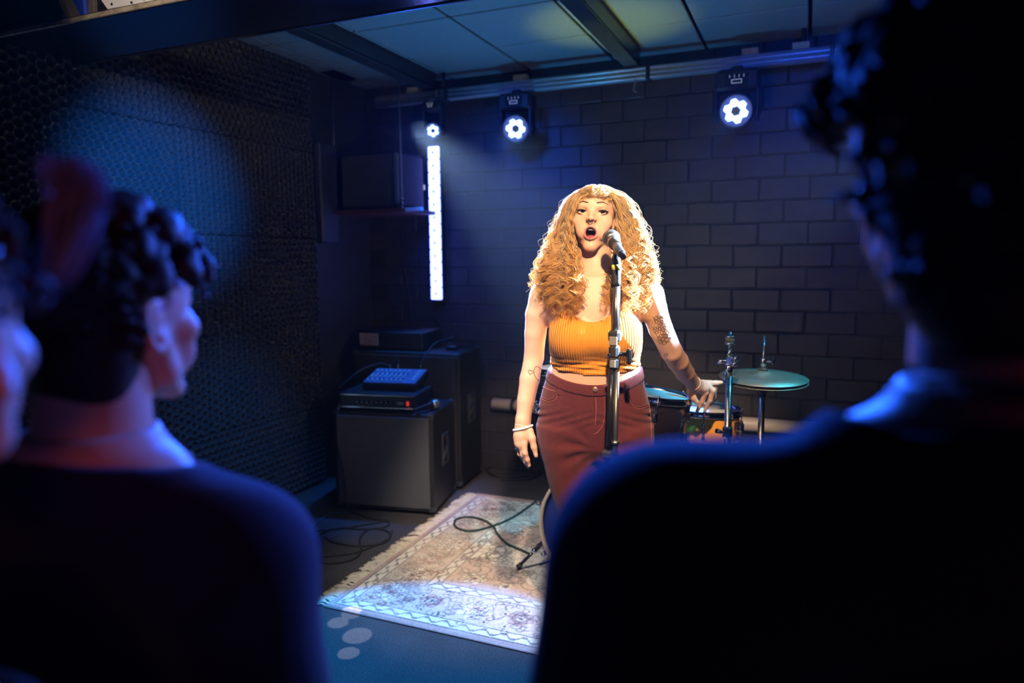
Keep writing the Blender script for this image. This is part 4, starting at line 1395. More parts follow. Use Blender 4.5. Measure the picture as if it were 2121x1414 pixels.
# ================================================================== implicit-surface modelling for people
class Field:
    def __init__(self, lo, hi, res):
        self.lo, self.res = np.asarray(lo, float), float(res)
        self.n = np.ceil((np.asarray(hi, float) - self.lo) / res).astype(int) + 1
        self.ax = [(self.lo[i] + res * np.arange(self.n[i])).astype(np.float32) for i in range(3)]
        self.d = np.full(tuple(self.n), 0.25, np.float32)

    def region(self, lo, hi):
        s = []
        for i in range(3):
            a = max(0, int(math.floor((lo[i] - self.lo[i]) / self.res)))
            b = min(self.n[i], int(math.ceil((hi[i] - self.lo[i]) / self.res)) + 1)
            if b <= a:
                return None
            s.append(slice(a, b))
        X = self.ax[0][s[0]][:, None, None]
        Y = self.ax[1][s[1]][None, :, None]
        Z = self.ax[2][s[2]][None, None, :]
        return tuple(s), X, Y, Z

    def op(self, fn, lo, hi, k, mode='add'):
        m = k + 3 * self.res + 0.004
        r = self.region(np.asarray(lo) - m, np.asarray(hi) + m)
        if r is None:
            return
        s, X, Y, Z = r
        b = fn(X, Y, Z).astype(np.float32)
        a = self.d[s]
        k = max(k, 1e-5)
        if mode == 'add':
            h = np.clip(0.5 + 0.5 * (a - b) / k, 0, 1)
            self.d[s] = a * (1 - h) + b * h - k * h * (1 - h)
        else:
            h = np.clip(0.5 - 0.5 * (a + b) / k, 0, 1)
            self.d[s] = a * (1 - h) - b * h + k * h * (1 - h)

    # ---- primitives
    def cone(self, a, b, ra, rb, k=0.01, mode='add'):
        a, b = np.asarray(a, float), np.asarray(b, float)
        ab = b - a
        L2 = ab @ ab + 1e-12

        def fn(X, Y, Z):
            t = np.clip(((X - a[0]) * ab[0] + (Y - a[1]) * ab[1] + (Z - a[2]) * ab[2]) / L2, 0, 1)
            return np.sqrt((X - a[0] - t * ab[0]) ** 2 + (Y - a[1] - t * ab[1]) ** 2 + (Z - a[2] - t * ab[2]) ** 2) - (ra + t * (rb - ra))
        r = max(ra, rb)
        self.op(fn, np.minimum(a, b) - r, np.maximum(a, b) + r, k, mode)

    def chain(self, P, R, k=0.01, mode='add'):
        for i in range(len(P) - 1):
            self.cone(P[i], P[i + 1], R[i], R[i + 1], k if i == 0 else min(k, 0.006), mode)

    def ell(self, c, r, k=0.01, mode='add', rot=None):
        c, r = np.asarray(c, float), np.asarray(r, float)
        A = np.eye(3) if rot is None else np.asarray(rot).T

        def fn(X, Y, Z):
            dx, dy, dz = X - c[0], Y - c[1], Z - c[2]
            q = [(A[i, 0] * dx + A[i, 1] * dy + A[i, 2] * dz) / r[i] for i in range(3)]
            k0 = np.sqrt(q[0] ** 2 + q[1] ** 2 + q[2] ** 2) + 1e-6
            k1 = np.sqrt((q[0] / r[0]) ** 2 + (q[1] / r[1]) ** 2 + (q[2] / r[2]) ** 2) + 1e-6
            return k0 * (k0 - 1) / k1
        m = r.max()
        self.op(fn, c - m, c + m, k, mode)

    def stack(self, tab, k=0.02, grow=0.0, disp=None, p=2.3):
        """tab rows: z, xc, half width, yc, front depth, back depth"""
        T = np.asarray(tab, float)
        T = T[np.argsort(T[:, 0])]
        zz = np.linspace(T[0, 0], T[-1, 0], 160)
        D = np.array([np.interp(zz, T[:, 0], T[:, i]) for i in range(6)])
        ker = np.exp(-0.5 * (np.arange(-9, 10) / 3.5) ** 2)
        ker /= ker.sum()
        for i in range(1, 6):
            D[i] = np.convolve(np.pad(D[i], 9, mode='edge'), ker, 'valid')

        def fn(X, Y, Z):
            g = [np.interp(Z.ravel(), zz, D[i]).reshape(Z.shape).astype(np.float32) for i in range(6)]
            a = g[2] + grow
            b = np.where(Y < g[3], g[4], g[5]) + grow
            q = (np.abs((X - g[1]) / a) ** p + np.abs((Y - g[3]) / b) ** p) ** (1 / p)
            d = (q - 1) * np.minimum(a, b)
            d = np.maximum(d, np.maximum(Z - T[-1, 0], T[0, 0] - Z))
            if disp is not None:
                d = d - disp(X, Y, Z)
            return d
        w = T[:, 2].max() + grow
        bd = max(T[:, 4].max(), T[:, 5].max()) + grow
        lo = [T[:, 1].min() - w, T[:, 3].min() - bd, T[0, 0]]
        hi = [T[:, 1].max() + w, T[:, 3].max() + bd, T[-1, 0]]
        self.op(fn, lo, hi, k)

    def clip(self, fn):
        """keep only where fn(X,Y,Z) < 0"""
        X, Y, Z = self.ax[0][:, None, None], self.ax[1][None, :, None], self.ax[2][None, None, :]
        self.d = np.maximum(self.d, fn(X, Y, Z).astype(np.float32))

    def mesh(self):
        """naive surface nets -> V, quads"""
        d = self.d.copy()
        d[0], d[-1], d[:, 0], d[:, -1], d[:, :, 0], d[:, :, -1] = (0.25,) * 6
        inside = d < 0
        n = d.shape
        c = tuple(m - 1 for m in n)
        cnt = np.zeros(c, np.int8)
        for i in (0, 1):
            for j in (0, 1):
                for k in (0, 1):
                    cnt += inside[i:i + c[0], j:j + c[1], k:k + c[2]]
        act = np.argwhere((cnt > 0) & (cnt < 8))
        acc = np.zeros((len(act), 3))
        num = np.zeros(len(act))
        cor = [(i, j, k) for i in (0, 1) for j in (0, 1) for k in (0, 1)]
        val = {q: d[act[:, 0] + q[0], act[:, 1] + q[1], act[:, 2] + q[2]] for q in cor}
        for q in cor:
            for a in range(3):
                if q[a] == 1:
                    continue
                q2 = list(q)
                q2[a] = 1
                v0, v1 = val[q], val[tuple(q2)]
                m = (v0 < 0) != (v1 < 0)
                t = np.where(m, v0 / np.where(m, v0 - v1, 1), 0)
                p = np.zeros((len(act), 3))
                p[:] = q
                p[:, a] += t
                acc += p * m[:, None]
                num += m
        V = (act + acc / np.maximum(num, 1)[:, None]) * self.res + self.lo
        idx = np.full(c, -1, np.int64)
        idx[act[:, 0], act[:, 1], act[:, 2]] = np.arange(len(act))
        quads = []
        for a in range(3):
            u, v = (a + 1) % 3, (a + 2) % 3
            s0 = [slice(None)] * 3
            s1 = [slice(None)] * 3
            s0[a], s1[a] = slice(0, -1), slice(1, None)
            A, B = inside[tuple(s0)], inside[tuple(s1)]
            for flip, mk in ((False, A & ~B), (True, B & ~A)):
                e = np.argwhere(mk)
                e = e[(e[:, u] > 0) & (e[:, v] > 0)]
                if not len(e):
                    continue
                f = []
                for du, dv in ((-1, -1), (0, -1), (0, 0), (-1, 0)):
                    g = e.copy()
                    g[:, u] += du
                    g[:, v] += dv
                    f.append(idx[g[:, 0], g[:, 1], g[:, 2]])
                f = np.stack(f, 1)
                quads.append(f[:, ::-1] if flip else f)
        Q = np.vstack(quads)
        Q = Q[(Q >= 0).all(1)]
        return V, Q


def join(parts):
    Vs, Fs, b = [], [], 0
    for V, F in parts:
        Vs.append(V)
        Fs.append(F + b)
        b += len(V)
    return np.vstack(Vs), np.vstack(Fs)


def relax(V, Q, it=2, lam=0.5):
    e = np.vstack([Q[:, [0, 1]], Q[:, [1, 2]], Q[:, [2, 3]], Q[:, [3, 0]]])
    for _ in range(it):
        s = np.zeros_like(V)
        n = np.zeros(len(V))
        np.add.at(s, e[:, 0], V[e[:, 1]])
        np.add.at(s, e[:, 1], V[e[:, 0]])
        np.add.at(n, e[:, 0], 1)
        np.add.at(n, e[:, 1], 1)
        V = V + lam * (s / np.maximum(n, 1)[:, None] - V)
    return V


def bvh_of(V, Q):
    return BVHTree.FromPolygons([tuple(v) for v in V.tolist()], Q.tolist())


class Local:
    """a person's own frame: x to the right in the picture, y away from the camera, z up"""

    def __init__(self, px, py, D):
        w_ = dep(px, py, D)
        self.base = np.array([w_[0], w_[1], 0.0])
        self.beta = math.atan2(w_[0], w_[1])
        self.R = rotm('Z', math.degrees(-self.beta))      # local -> world

    def __call__(self, px, py, y=0.0):
        o = self.R.T @ (CAM - self.base)
        d = self.R.T @ ray(px, py)
        return o + d * (y - o[1]) / d[1]

    def z(self, py, px=1232, y=0.0):
        return float(self(px, py, y)[2])

    def root(self, name, label, cat):
        return thing(name, label, cat, tuple(self.base), -self.beta)


def strands(parts, seg=3):
    """list of (points, radii, t) -> one big array mesh; t attribute runs root to tip"""
    Vs, Fs, Ts, b = [], [], [], 0
    for P, r, tt in parts:
        V, F = tube_arrays(P, r, seg)
        Vs.append(V)
        Fs.append(F + b)
        Ts.append(np.repeat(tt, seg))
        b += len(V)
    return np.vstack(Vs), np.vstack(Fs), np.concatenate(Ts)


# ================================================================== the singer
S = Local(1228, 527, 2.3)
Z = S.z
singer = S.root('person', 'singer with long curly blond hair, orange crop top and maroon jeans', 'person')

# ---- torso and leg profiles read from the picture: row, left, right, front, back (m)
def rows(tab, y0=0.0):
    out = []
    for py, l, r, f, b in tab:
        pl, pr = S(l, py, y0), S(r, py, y0)
        out.append((float((pl[2] + pr[2]) / 2), float((pl[0] + pr[0]) / 2), float((pr[0] - pl[0]) / 2), y0, f, b))
    return out


TORSO = rows([(574, 1195, 1275, 0.050, 0.075), (590, 1160, 1310, 0.066, 0.088), (610, 1144, 1322, 0.080, 0.096), (640, 1139, 1326, 0.092, 0.098), (675, 1139, 1327, 0.098, 0.096),
              (705, 1142, 1324, 0.098, 0.090), (735, 1144, 1322, 0.092, 0.082), (765, 1140, 1327, 0.094, 0.084), (800, 1128, 1334, 0.098, 0.098),
              (835, 1119, 1343, 0.098, 0.112), (880, 1117, 1347, 0.094, 0.118), (920, 1120, 1348, 0.085, 0.110), (945, 1135, 1335, 0.06, 0.085)])
LEGL = rows([(880, 1117, 1232, 0.085, 0.10), (930, 1121, 1234, 0.088, 0.10), (1000, 1138, 1240, 0.080, 0.088), (1060, 1157, 1242, 0.07, 0.078), (1130, 1172, 1240, 0.062, 0.062),
             (1200, 1176, 1237, 0.052, 0.066), (1280, 1186, 1232, 0.042, 0.055), (1370, 1194, 1228, 0.036, 0.042), (1410, 1194, 1228, 0.036, 0.042)])
LEGR = rows([(880, 1234, 1347, 0.085, 0.10), (930, 1238, 1350, 0.088, 0.10), (1000, 1246, 1347, 0.080, 0.088), (1060, 1252, 1338, 0.07, 0.078), (1130, 1258, 1326, 0.062, 0.062),
             (1200, 1262, 1323, 0.052, 0.066), (1280, 1268, 1314, 0.042, 0.055), (1370, 1274, 1308, 0.036, 0.042), (1410, 1274, 1308, 0.036, 0.042)])
BUST = [(S(1186, 702, -0.070), (0.070, 0.060, 0.064)), (S(1283, 700, -0.070), (0.070, 0.060, 0.064))]

SHL, SHR = S(1130, 612, 0.005), S(1342, 612, 0.005)
ARML = ([SHL, S(1113, 650, 0.0), S(1109, 690, 0.005), S(1106, 740, 0.015), S(1097, 785, 0.0), S(1089, 830, -0.015), S(1084, 868, -0.03), S(1082, 888, -0.035)],
        [0.046, 0.0395, 0.036, 0.0335, 0.034, 0.0295, 0.0252, 0.0245])
ARMR = ([SHR, S(1354, 640, 0.02), S(1368, 680, 0.06), S(1391, 728, 0.12), S(1404, 748, 0.17), S(1419, 772, 0.25), S(1434, 792, 0.33), S(1440, 799, 0.35)],
        [0.046, 0.043, 0.040, 0.0375, 0.0375, 0.034, 0.0275, 0.026])
NECK = (S(1233, 500, 0.035), S(1232, 590, 0.035))


def body_prims(f, grow=0.0, arms=True, neck=True):
    f.stack(TORSO, 0.02, grow)
    for c, r in BUST:
        f.ell(c, np.array(r) + grow, 0.035)
    # trapezius and shoulders
    nb = S(1232, 578, 0.03)
    for sh in (SHL, SHR):
        f.cone(nb, sh, 0.052 + grow, 0.043 + grow, 0.05)
    if neck:
        f.cone(NECK[0], NECK[1], 0.051, 0.058, 0.03)
        for sx in (1, -1):                     # collar bones and neck tendons
            f.cone(S(1232 + sx * 10, 592, -0.045), S(1232 + sx * 75, 590, -0.02), 0.007, 0.006, 0.022)
    if arms:
        for P, R in (ARML, ARMR):
            f.chain(P, R, 0.035)


def leg_prims(f, grow=0.0, disp=None):
    f.stack([r for r in TORSO if r[0] < Z(700)], 0.02, grow, disp)
    f.stack(LEGL, 0.022, grow, disp, 2.15)
    f.stack(LEGR, 0.022, grow, disp, 2.15)


# ---- hands (points read from the picture)
def hand_prims(f):
    # right hand of the singer, hanging at the left of the picture
    w0 = S(1083, 884, -0.034)
    f.chain([S(1083, 872, -0.032), w0, S(1081, 902, -0.040), S(1079, 918, -0.046)], [0.0245, 0.0245, 0.026, 0.022], 0.01)
    f.ell(S(1080, 906, -0.040), (0.0255, 0.020, 0.034), 0.012)
    fingers = [
        ([(1086, 918, -0.058), (1087.5, 938, -0.064), (1092.5, 952, -0.060), (1096, 964, -0.054)], [0.0100, 0.0088, 0.0078, 0.0062]),
        ([(1078, 919, -0.050), (1083, 942, -0.054), (1089, 956, -0.048), (1094, 966, -0.040)], [0.0100, 0.0088, 0.0078, 0.0062]),
        ([(1072, 918, -0.036), (1077, 940, -0.034), (1085, 951, -0.024), (1094, 948, -0.014)], [0.0095, 0.0085, 0.0075, 0.0060]),
        ([(1069, 912, -0.022), (1073, 929, -0.014), (1081, 940, -0.004), (1091, 940, 0.004)], [0.0085, 0.0075, 0.0066, 0.0055]),
        ([(1096, 892, -0.046), (1102, 908, -0.056), (1106, 926, -0.060), (1110.5, 944, -0.062)], [0.0150, 0.0125, 0.0100, 0.0072])]
    for P, R in fingers:
        f.chain([S(*p) for p in P], R, 0.008)
    # left hand, bent at the wrist over the snare drum
    f.chain([S(1434, 791, 0.33), S(1440, 797, 0.35), S(1451, 801, 0.375)], [0.0265, 0.0265, 0.024], 0.01)
    f.ell(S(1450, 801, 0.375), (0.036, 0.026, 0.020), 0.014, rot=rotm('Y', 12))
    fingers = [
        ([(1433, 802, 0.355), (1431, 812, 0.352), (1435, 822, 0.352), (1443, 832, 0.356)], [0.0165, 0.0145, 0.0125, 0.0090]),
        ([(1457, 803, 0.375), (1461, 813, 0.375), (1454, 832, 0.392), (1444, 851, 0.412)], [0.0125, 0.0110, 0.0092, 0.0070]),
        ([(1466, 800, 0.385), (1476, 808, 0.390), (1470, 829, 0.405), (1460, 850, 0.425)], [0.0125, 0.0108, 0.0090, 0.0068]),
        ([(1464, 797, 0.40), (1480, 803, 0.425), (1479, 822, 0.45), (1471, 838, 0.465)], [0.0115, 0.0098, 0.0082, 0.0065]),
        ([(1455, 793, 0.385), (1470, 793, 0.40), (1483, 793, 0.41), (1494, 791.5, 0.415)], [0.0135, 0.0108, 0.0095, 0.0070])]
    for P, R in fingers:
        f.chain([S(*p) for p in P], R, 0.008)


# ---- head: millimetre frame, origin between the eyes on the head axis
HO = S(1232.4, 443, 0.026)
HR = rotm('Z', -7.0) @ rotm('Y', 3.5) @ rotm('X', -2.0)


def H(x, y, z):
    return HO + HR @ (np.array([x, y, z]) * 0.001)


def head_prims(f):
    mm = 0.001

    def E(c, r, k=10, mode='add', rot=None):
        f.ell(H(*c), np.array(r) * mm, k * mm, mode, HR if rot is None else HR @ rot)

    def Cn(a, b, ra, rb, k=8, mode='add'):
        f.cone(H(*a), H(*b), ra * mm, rb * mm, k * mm, mode)
    E((0, 10, 12), (70, 90, 74), 5)                       # cranium
    E((0, -28, 18), (58, 52, 52), 25)                     # forehead
    E((0, -32, -34), (54, 46, 56), 22)                    # face mass
    for s in (-1, 1):
        Cn((s * 58, 2, -38), (s * 38, -18, -80), 14, 13, 20)      # jaw branch
        Cn((s * 38, -18, -80), (s * 10, -60, -110), 13, 12, 16)
        E((s * 42, -52, -32), (22, 20, 20), 18)           # cheek
        E((s * 30, -56, -62), (20, 18, 24), 18)
        E((s * 66, 12, -14), (8, 16, 28), 6)              # ear, under the hair
    Cn((-32, -66, 19), (32, -66, 19), 11, 11, 14)         # brow
    E((0, -63, -109), (18, 15, 15), 12)                   # chin
    Cn((0, -56, -92), (0, -60, -106), 20, 17, 14)
    for s in (-1, 1):
        E((s * 32.5, -84, 1.0), (17.5, 12, 10.0), 8, 'sub') # eye sockets
    # nose
    Cn((0, -74, 8), (0, -91, -18), 7.5, 8.5, 9)
    E((0, -95, -22), (9.5, 10, 8.5), 7)
    for s in (-1, 1):
        E((s * 10.5, -86, -24), (7, 9, 6.5), 5)
        E((s * 5.6, -95.5, -30.5), (4.0, 6.5, 3.8), 2, 'sub')
    Cn((0, -82, -30), (0, -80, -44), 9, 10, 8)            # philtrum mass
    # lips: a ring around the open mouth
    n = 18
    ring = []
    for k in range(n):
        a = 2 * math.pi * k / n
        x, z = 18.5 * math.cos(a), (16.5 if math.sin(a) > 0 else 18.5) * math.sin(a)
        up = math.sin(a) > 0
        y = -84 + 11 * abs(math.cos(a)) ** 2 + (1 if up else 2)
        rr = 3.9 if up else 5.0
        if up and abs(x) < 4:
            z -= 1.2
        rr -= 1.8 * abs(math.cos(a)) ** 3
        ring.append((x, y, z - 66, rr))
    E((0, -68, -66), (21, 16, 22), 12)
    for k in range(n):
        a, b = ring[k], ring[(k + 1) % n]
        Cn(a[:3], b[:3], a[3], b[3], 4.5)
    E((0, -88, -66.5), (16.4, 42, 15.6), 1.5, 'sub')        # mouth opening
    # eyelids: arcs over the eyeballs
    for s in (-1, 1):
        ec = np.array([s * 32.5, -63.5, 0])
        for sg, h0, rr in ((1, 7.6, 2.3), (-1, -6.2, 1.9)):
            P = []
            for q in np.linspace(-1, 1, 8):
                x, z = 14.5 * q, h0 * (1 - q * q) ** 0.75 + (0.8 * q * s if sg > 0 else 0.8 * q * s)
                y = -math.sqrt(max(14.0 ** 2 - min(x * x * 0.8 + z * z, 180), 1)) - 0.3
                P.append(ec + np.array([x, y, z]))
            for i in range(7):
                Cn(P[i], P[i + 1], rr, rr, 2.6)
    # neck joins in
    f.cone(NECK[0], NECK[1], 0.051, 0.058, 0.012)
    f.cone(H(0, 22, -40), H(0, 22, -110), 0.050, 0.050, 0.02)


def head_tint(V):
    """per-vertex colour: skin, lips, mouth cavity"""
    L = ((V - HO) @ HR) * 1000.0
    x, y, z = L[:, 0], L[:, 1], L[:, 2]
    skin = np.array([0.70, 0.41, 0.30])
    C = np.tile(skin, (len(V), 1))
    zz = z + 66
    rr = np.sqrt((x / 22.5) ** 2 + (zz / np.where(zz > 0, 20.5, 23.5)) ** 2)
    lip = np.clip((1.0 - rr) / 0.12, 0, 1) * (y < -58)
    C = C * (1 - lip[:, None]) + np.array([0.46, 0.15, 0.17]) * lip[:, None]
    cav = (np.sqrt((x / 16.6) ** 2 + (zz / 16.0) ** 2) < 1) & (y > -84.5 + 9 * (x / 17) ** 2) & (y < -20)
    C[cav] = (0.06, 0.012, 0.012)
    for s in (-1, 1):
        ch = np.exp(-(((x - s * 40) / 20) ** 2 + ((z + 32) / 16) ** 2)) * (y < -30) * 0.25
        C = C * (1 - ch[:, None]) + np.array([0.72, 0.33, 0.24]) * ch[:, None]
        lid = np.exp(-(((x - s * 32) / 13) ** 2 + ((z - 9) / 5) ** 2)) * (y < -50) * 0.3
        C = C * (1 - lid[:, None]) + np.array([0.50, 0.27, 0.20]) * lid[:, None]
    return C


zc_h = float(H(0, 0, -135)[2])          # where head grid and body grid meet
zw = Z(820)
fb = Field((-0.36, -0.20, min(zw, Z(905, 1083)) - 0.01), (0.52, 0.50, zc_h + 0.012), 0.0052)
body_prims(fb)
head_prims_lo = None
fb.chain([S(1083, 872, -0.032), S(1083, 884, -0.034)], [0.0245, 0.0245], 0.01)
# keep the arms only down to the wrists: the hands have a finer grid
WL, WR = S(1083, 880, -0.034), S(1436, 793, 0.335)
dL = S(1082, 888, -0.035) - S(1084, 868, -0.03); dL /= np.linalg.norm(dL)
dR = S(1440, 799, 0.35) - S(1419, 772, 0.25); dR /= np.linalg.norm(dR)
def cutL(X, Y, Zz, off=0.0):
    return ((X - WL[0]) * dL[0] + (Y - WL[1]) * dL[1] + (Zz - WL[2]) * dL[2]) - off
def cutR(X, Y, Zz, off=0.0):
    return ((X - WR[0]) * dR[0] + (Y - WR[1]) * dR[1] + (Zz - WR[2]) * dR[2]) - off
fb.clip(lambda X, Y, Zz: np.where((X < WL[0] + 0.06) & (Zz < Z(850)), cutL(X, Y, Zz, 0.006), -1.0))
fb.clip(lambda X, Y, Zz: np.where(X > S(1405, 760, 0.2)[0], cutR(X, Y, Zz, 0.006), -1.0))
Vb, Qb = fb.mesh()
Vb = relax(Vb, Qb, 2)
fl = Field((-0.25, -0.16, 0.03), (0.25, 0.18, zw + 0.004), 0.008)
leg_prims(fl, -0.004)
Vl, Ql = fl.mesh()
fh = Field(H(0, 0, 0) + np.array([-0.10, -0.125, -0.172]), H(0, 0, 0) + np.array([0.10, 0.125, 0.10]), 0.0021)
head_prims(fh)
Vh, Qh = fh.mesh()
Vh = relax(Vh, Qh, 1, 0.4)
hands = []
for lo, hi, cut in ((np.array([-0.31, -0.14, 0.72]), np.array([-0.14, 0.05, 0.93]), cutL), (np.array([0.30, 0.26, 0.83]), np.array([0.56, 0.52, 1.06]), cutR)):
    g = Field(lo, hi, 0.0023)
    for P, R in (ARML, ARMR):
        g.chain(P, np.array(R) + 0.0006, 0.01)
    hand_prims(g)
    g.clip(lambda X, Y, Zz: -cut(X, Y, Zz, -0.004))
    v, q_ = g.mesh()
    hands.append((relax(v, q_, 1, 0.4), q_))
VB, QB = join([(Vb, Qb), (Vl, Ql), (Vh, Qh)] + hands)
tint = np.tile(np.array([0.70, 0.41, 0.30]), (len(VB), 1))
o0 = len(Vb) + len(Vl)
tint[o0:o0 + len(Vh)] = head_tint(Vh)


def skin_material(name, scale=1.0):
    m = pmat(name, (0.5, 0.5, 0.5), 0.48, var=0.0, bump=0.08, bscale=260, spec=0.4)
    n, l = m.node_tree.nodes, m.node_tree.links
    b = bsdf(m)
    at = n.new('ShaderNodeVertexColor')
    at.layer_name = 'tint'
    tc = n.new('ShaderNodeTexCoord')
    nz = n.new('ShaderNodeTexNoise')
    nz.inputs['Scale'].default_value = 22
    nz.inputs['Detail'].default_value = 6
    l.new(tc.outputs['Object'], nz.inputs['Vector'])
    r = n.new('ShaderNodeMapRange')
    r.inputs['To Min'].default_value = 0.90 * scale
    r.inputs['To Max'].default_value = 1.08 * scale
    l.new(nz.outputs['Fac'], r.inputs['Value'])
    mx = n.new('ShaderNodeMix')
    mx.data_type = 'RGBA'
    mx.blend_type = 'MULTIPLY'
    mx.inputs['Factor'].default_value = 1
    l.new(at.outputs['Color'], mx.inputs['A'])
    l.new(r.outputs[0], mx.inputs['B'])
    l.new(mx.outputs['Result'], b.inputs['Base Color'])
    return m


M_SKIN = skin_material('skin')
raw_mesh('body', VB, QB, M_SKIN, singer, True, {'tint': tint})
BT = bvh_of(VB, QB)

# ---- orange ribbed crop top
def top_field():
    f = Field((-0.20, -0.19, Z(800)), (0.20, 0.14, Z(560)), 0.0042)

    def gather(X, Y, Zz):
        m = np.exp(-((Zz - Z(752)) / 0.028) ** 2)
        return (m * (0.0028 * np.sin(2 * math.pi * (Zz + 0.10 * X + 0.5 * X * X) / 0.0155)
                     + 0.0022 * np.sin(2 * math.pi * (Zz - 0.16 * X) / 0.026 + 1.0))).astype(np.float32)
    f.stack(TORSO, 0.02, 0.005, gather)
    for c, r in BUST:
        f.ell(c, np.array(r) + 0.006, 0.05)
    f.cone(BUST[0][0] + np.array([0.02, -0.02, 0.0]), BUST[1][0] + np.array([-0.02, -0.02, 0.0]), 0.036, 0.036, 0.04)
    nb = S(1232, 578, 0.03)
    for sh in (SHL, SHR):
        f.cone(nb, sh, 0.056, 0.047, 0.05)
    x0 = S(1226, 668, -0.1)[0]
    zn, zh = Z(668, 1226, -0.11), Z(777, 1228, -0.09)

    def cut(X, Y, Zz):
        u = np.abs(X - x0)
        neck = zn + np.where(Y < 0.02, 0.0, 0.03) + 7.0 * u ** 2 + np.where(u > 0.066, (u - 0.066) * 14, 0)
        d1 = (Zz - neck) * 0.55
        hem = zh + 0.9 * (X - x0) ** 2 + np.where(Y > 0, 0.01, 0) - 0.02 * (X - x0)
        d2 = hem - Zz
        arm = (np.abs(X - S(1233, 650)[0]) - np.maximum(0.150 - 0.9 * np.clip(Zz - Z(668), 0, 1), 0.108))
        return np.maximum(np.maximum(d1, d2), arm)
    f.clip(cut)
    return f


Vt, Qt = top_field().mesh()
Vt = relax(Vt, Qt, 1, 0.35)


def rib_material():
    m = pmat('ribbed_orange_knit', (0.80, 0.30, 0.028), 0.75, var=0.05, scale=30, sheen=0.15, spec=0.25)
    n, l = m.node_tree.nodes, m.node_tree.links
    b = bsdf(m)
    tc = n.new('ShaderNodeTexCoord')
    sep = n.new('ShaderNodeSeparateXYZ')
    l.new(tc.outputs['Object'], sep.inputs[0])
    # ribs run down the cloth: phase from the angle around the body
    ad = n.new('ShaderNodeMath'); ad.operation = 'SUBTRACT'; ad.inputs[1].default_value = 0.28
    l.new(sep.outputs['Y'], ad.inputs[0])
    at = n.new('ShaderNodeMath'); at.operation = 'ARCTAN2'
    l.new(sep.outputs['X'], at.inputs[0])
    l.new(ad.outputs[0], at.inputs[1])
    mu = n.new('ShaderNodeMath'); mu.operation = 'MULTIPLY'; mu.inputs[1].default_value = 2 * math.pi / 0.0200
    l.new(at.outputs[0], mu.inputs[0])
    si = n.new('ShaderNodeMath'); si.operation = 'SINE'
    l.new(mu.outputs[0], si.inputs[0])
    bp = n.new('ShaderNodeBump')
    bp.inputs['Strength'].default_value = 0.55
    bp.inputs['Distance'].default_value = 0.0022
    l.new(si.outputs[0], bp.inputs['Height'])
    l.new(bp.outputs['Normal'], b.inputs['Normal'])
    return m


crop = raw_mesh('crop_top', Vt, Qt, rib_material(), singer)
crop['label'] = 'orange ribbed crop top'
BTOP = bvh_of(Vt, Qt)

# ---- maroon jeans with waistband, fly, pockets, loops and button
JX0 = S(1229, 800, -0.1)[0]


def jdisp(X, Y, Zz):
    zc = Z(920)
    xr = X - S(1238, 920)[0]
    zr = Zz - zc
    r = np.sqrt(xr ** 2 + zr ** 2) + 1e-4
    a = np.arctan2(zr, np.abs(xr))
    m = np.exp(-((r - 0.085) / 0.055) ** 2) * np.clip(0.05 - Y, 0, 0.1) * 10
    d = 0.0052 * m * np.sin(11.0 * a + 18 * r + np.where(xr > 0, 0.9, 0)) * np.clip(1.2 - np.abs(a), 0, 1)
    d += 0.0026 * np.exp(-((Zz - Z(855)) / 0.03) ** 2) * np.sin(2 * math.pi * (Zz + 0.35 * np.abs(xr)) / 0.024)
    d += 0.0022 * np.exp(-((Zz - Z(1130)) / 0.05) ** 2) * np.sin(2 * math.pi * Zz / 0.022)
    return d.astype(np.float32)


def waist(X, Y, off=0.0):
    base = Z(797, 1228, -0.095) + 1.55 * (X - JX0) ** 2 + np.clip(Y + 0.03, 0, 0.2) * 0.16
    return base + off


fj = Field((-0.24, -0.15, 0.02), (0.24, 0.17, Z(745)), 0.0062)
leg_prims(fj, 0.004, jdisp)
fj.clip(lambda X, Y, Zz: np.maximum(Zz - waist(X, Y, -0.004), 0.055 - Zz))
Vj, Qj = fj.mesh()
Vj = relax(Vj, Qj, 1, 0.4)
M_DENIM = pmat('maroon_denim', (0.115, 0.024, 0.028), 0.85, var=0.14, scale=55, bump=0.35, bscale=900, spec=0.15, sheen=0.15)
jeans = raw_mesh('jeans', Vj, Qj, M_DENIM, singer)
jeans['label'] = 'maroon denim jeans'
fw = Field((-0.20, -0.15, Z(840)), (0.20, 0.16, Z(750)), 0.0042)
leg_prims(fw, 0.0075)
fw.clip(lambda X, Y, Zz: np.maximum(Zz - waist(X, Y), waist(X, Y, -0.036) - Zz))
Vw, Qw = fw.mesh()
Vw = relax(Vw, Qw, 1, 0.4)
raw_mesh('waistband', Vw, Qw, M_DENIM, jeans)
Vx, Qx = join([(Vj, Qj), (Vw, Qw)])
BJ = bvh_of(Vx, Qx)


def drape(bvh, pts, lift=0.0008, n=40, closed=False, ystart=-0.4):
    """project picture points onto a surface: rays from the camera through the pixels, in the local frame"""
    o = Vector(S.R.T @ (CAM - S.base))
    P = spline([(x, y, 0) for x, y in pts], n, closed)
    out = []
    for x, y, _ in P:
        d = Vector(S.R.T @ ray(x, y)).normalized()
        h = bvh.ray_cast(o, d)
        if h[0] is not None:
            nn = h[1] if h[1].dot(d) < 0 else -h[1]
            out.append(np.array(h[0] + nn * lift))
    return np.array(out)


M_SEAM = pmat('maroon_seam', (0.13, 0.030, 0.030), 0.85, var=0.15, scale=80)
M_STITCH = pmat('maroon_stitch', (0.36, 0.11, 0.095), 0.8, var=0.1)


def seam(pts, r, nm, mat=M_SEAM, n=36):
    P = drape(BJ, pts, 0.0004, n)
    if len(P) > 3:
        MB().tube(P, r, 6).build(nm, mat, jeans)


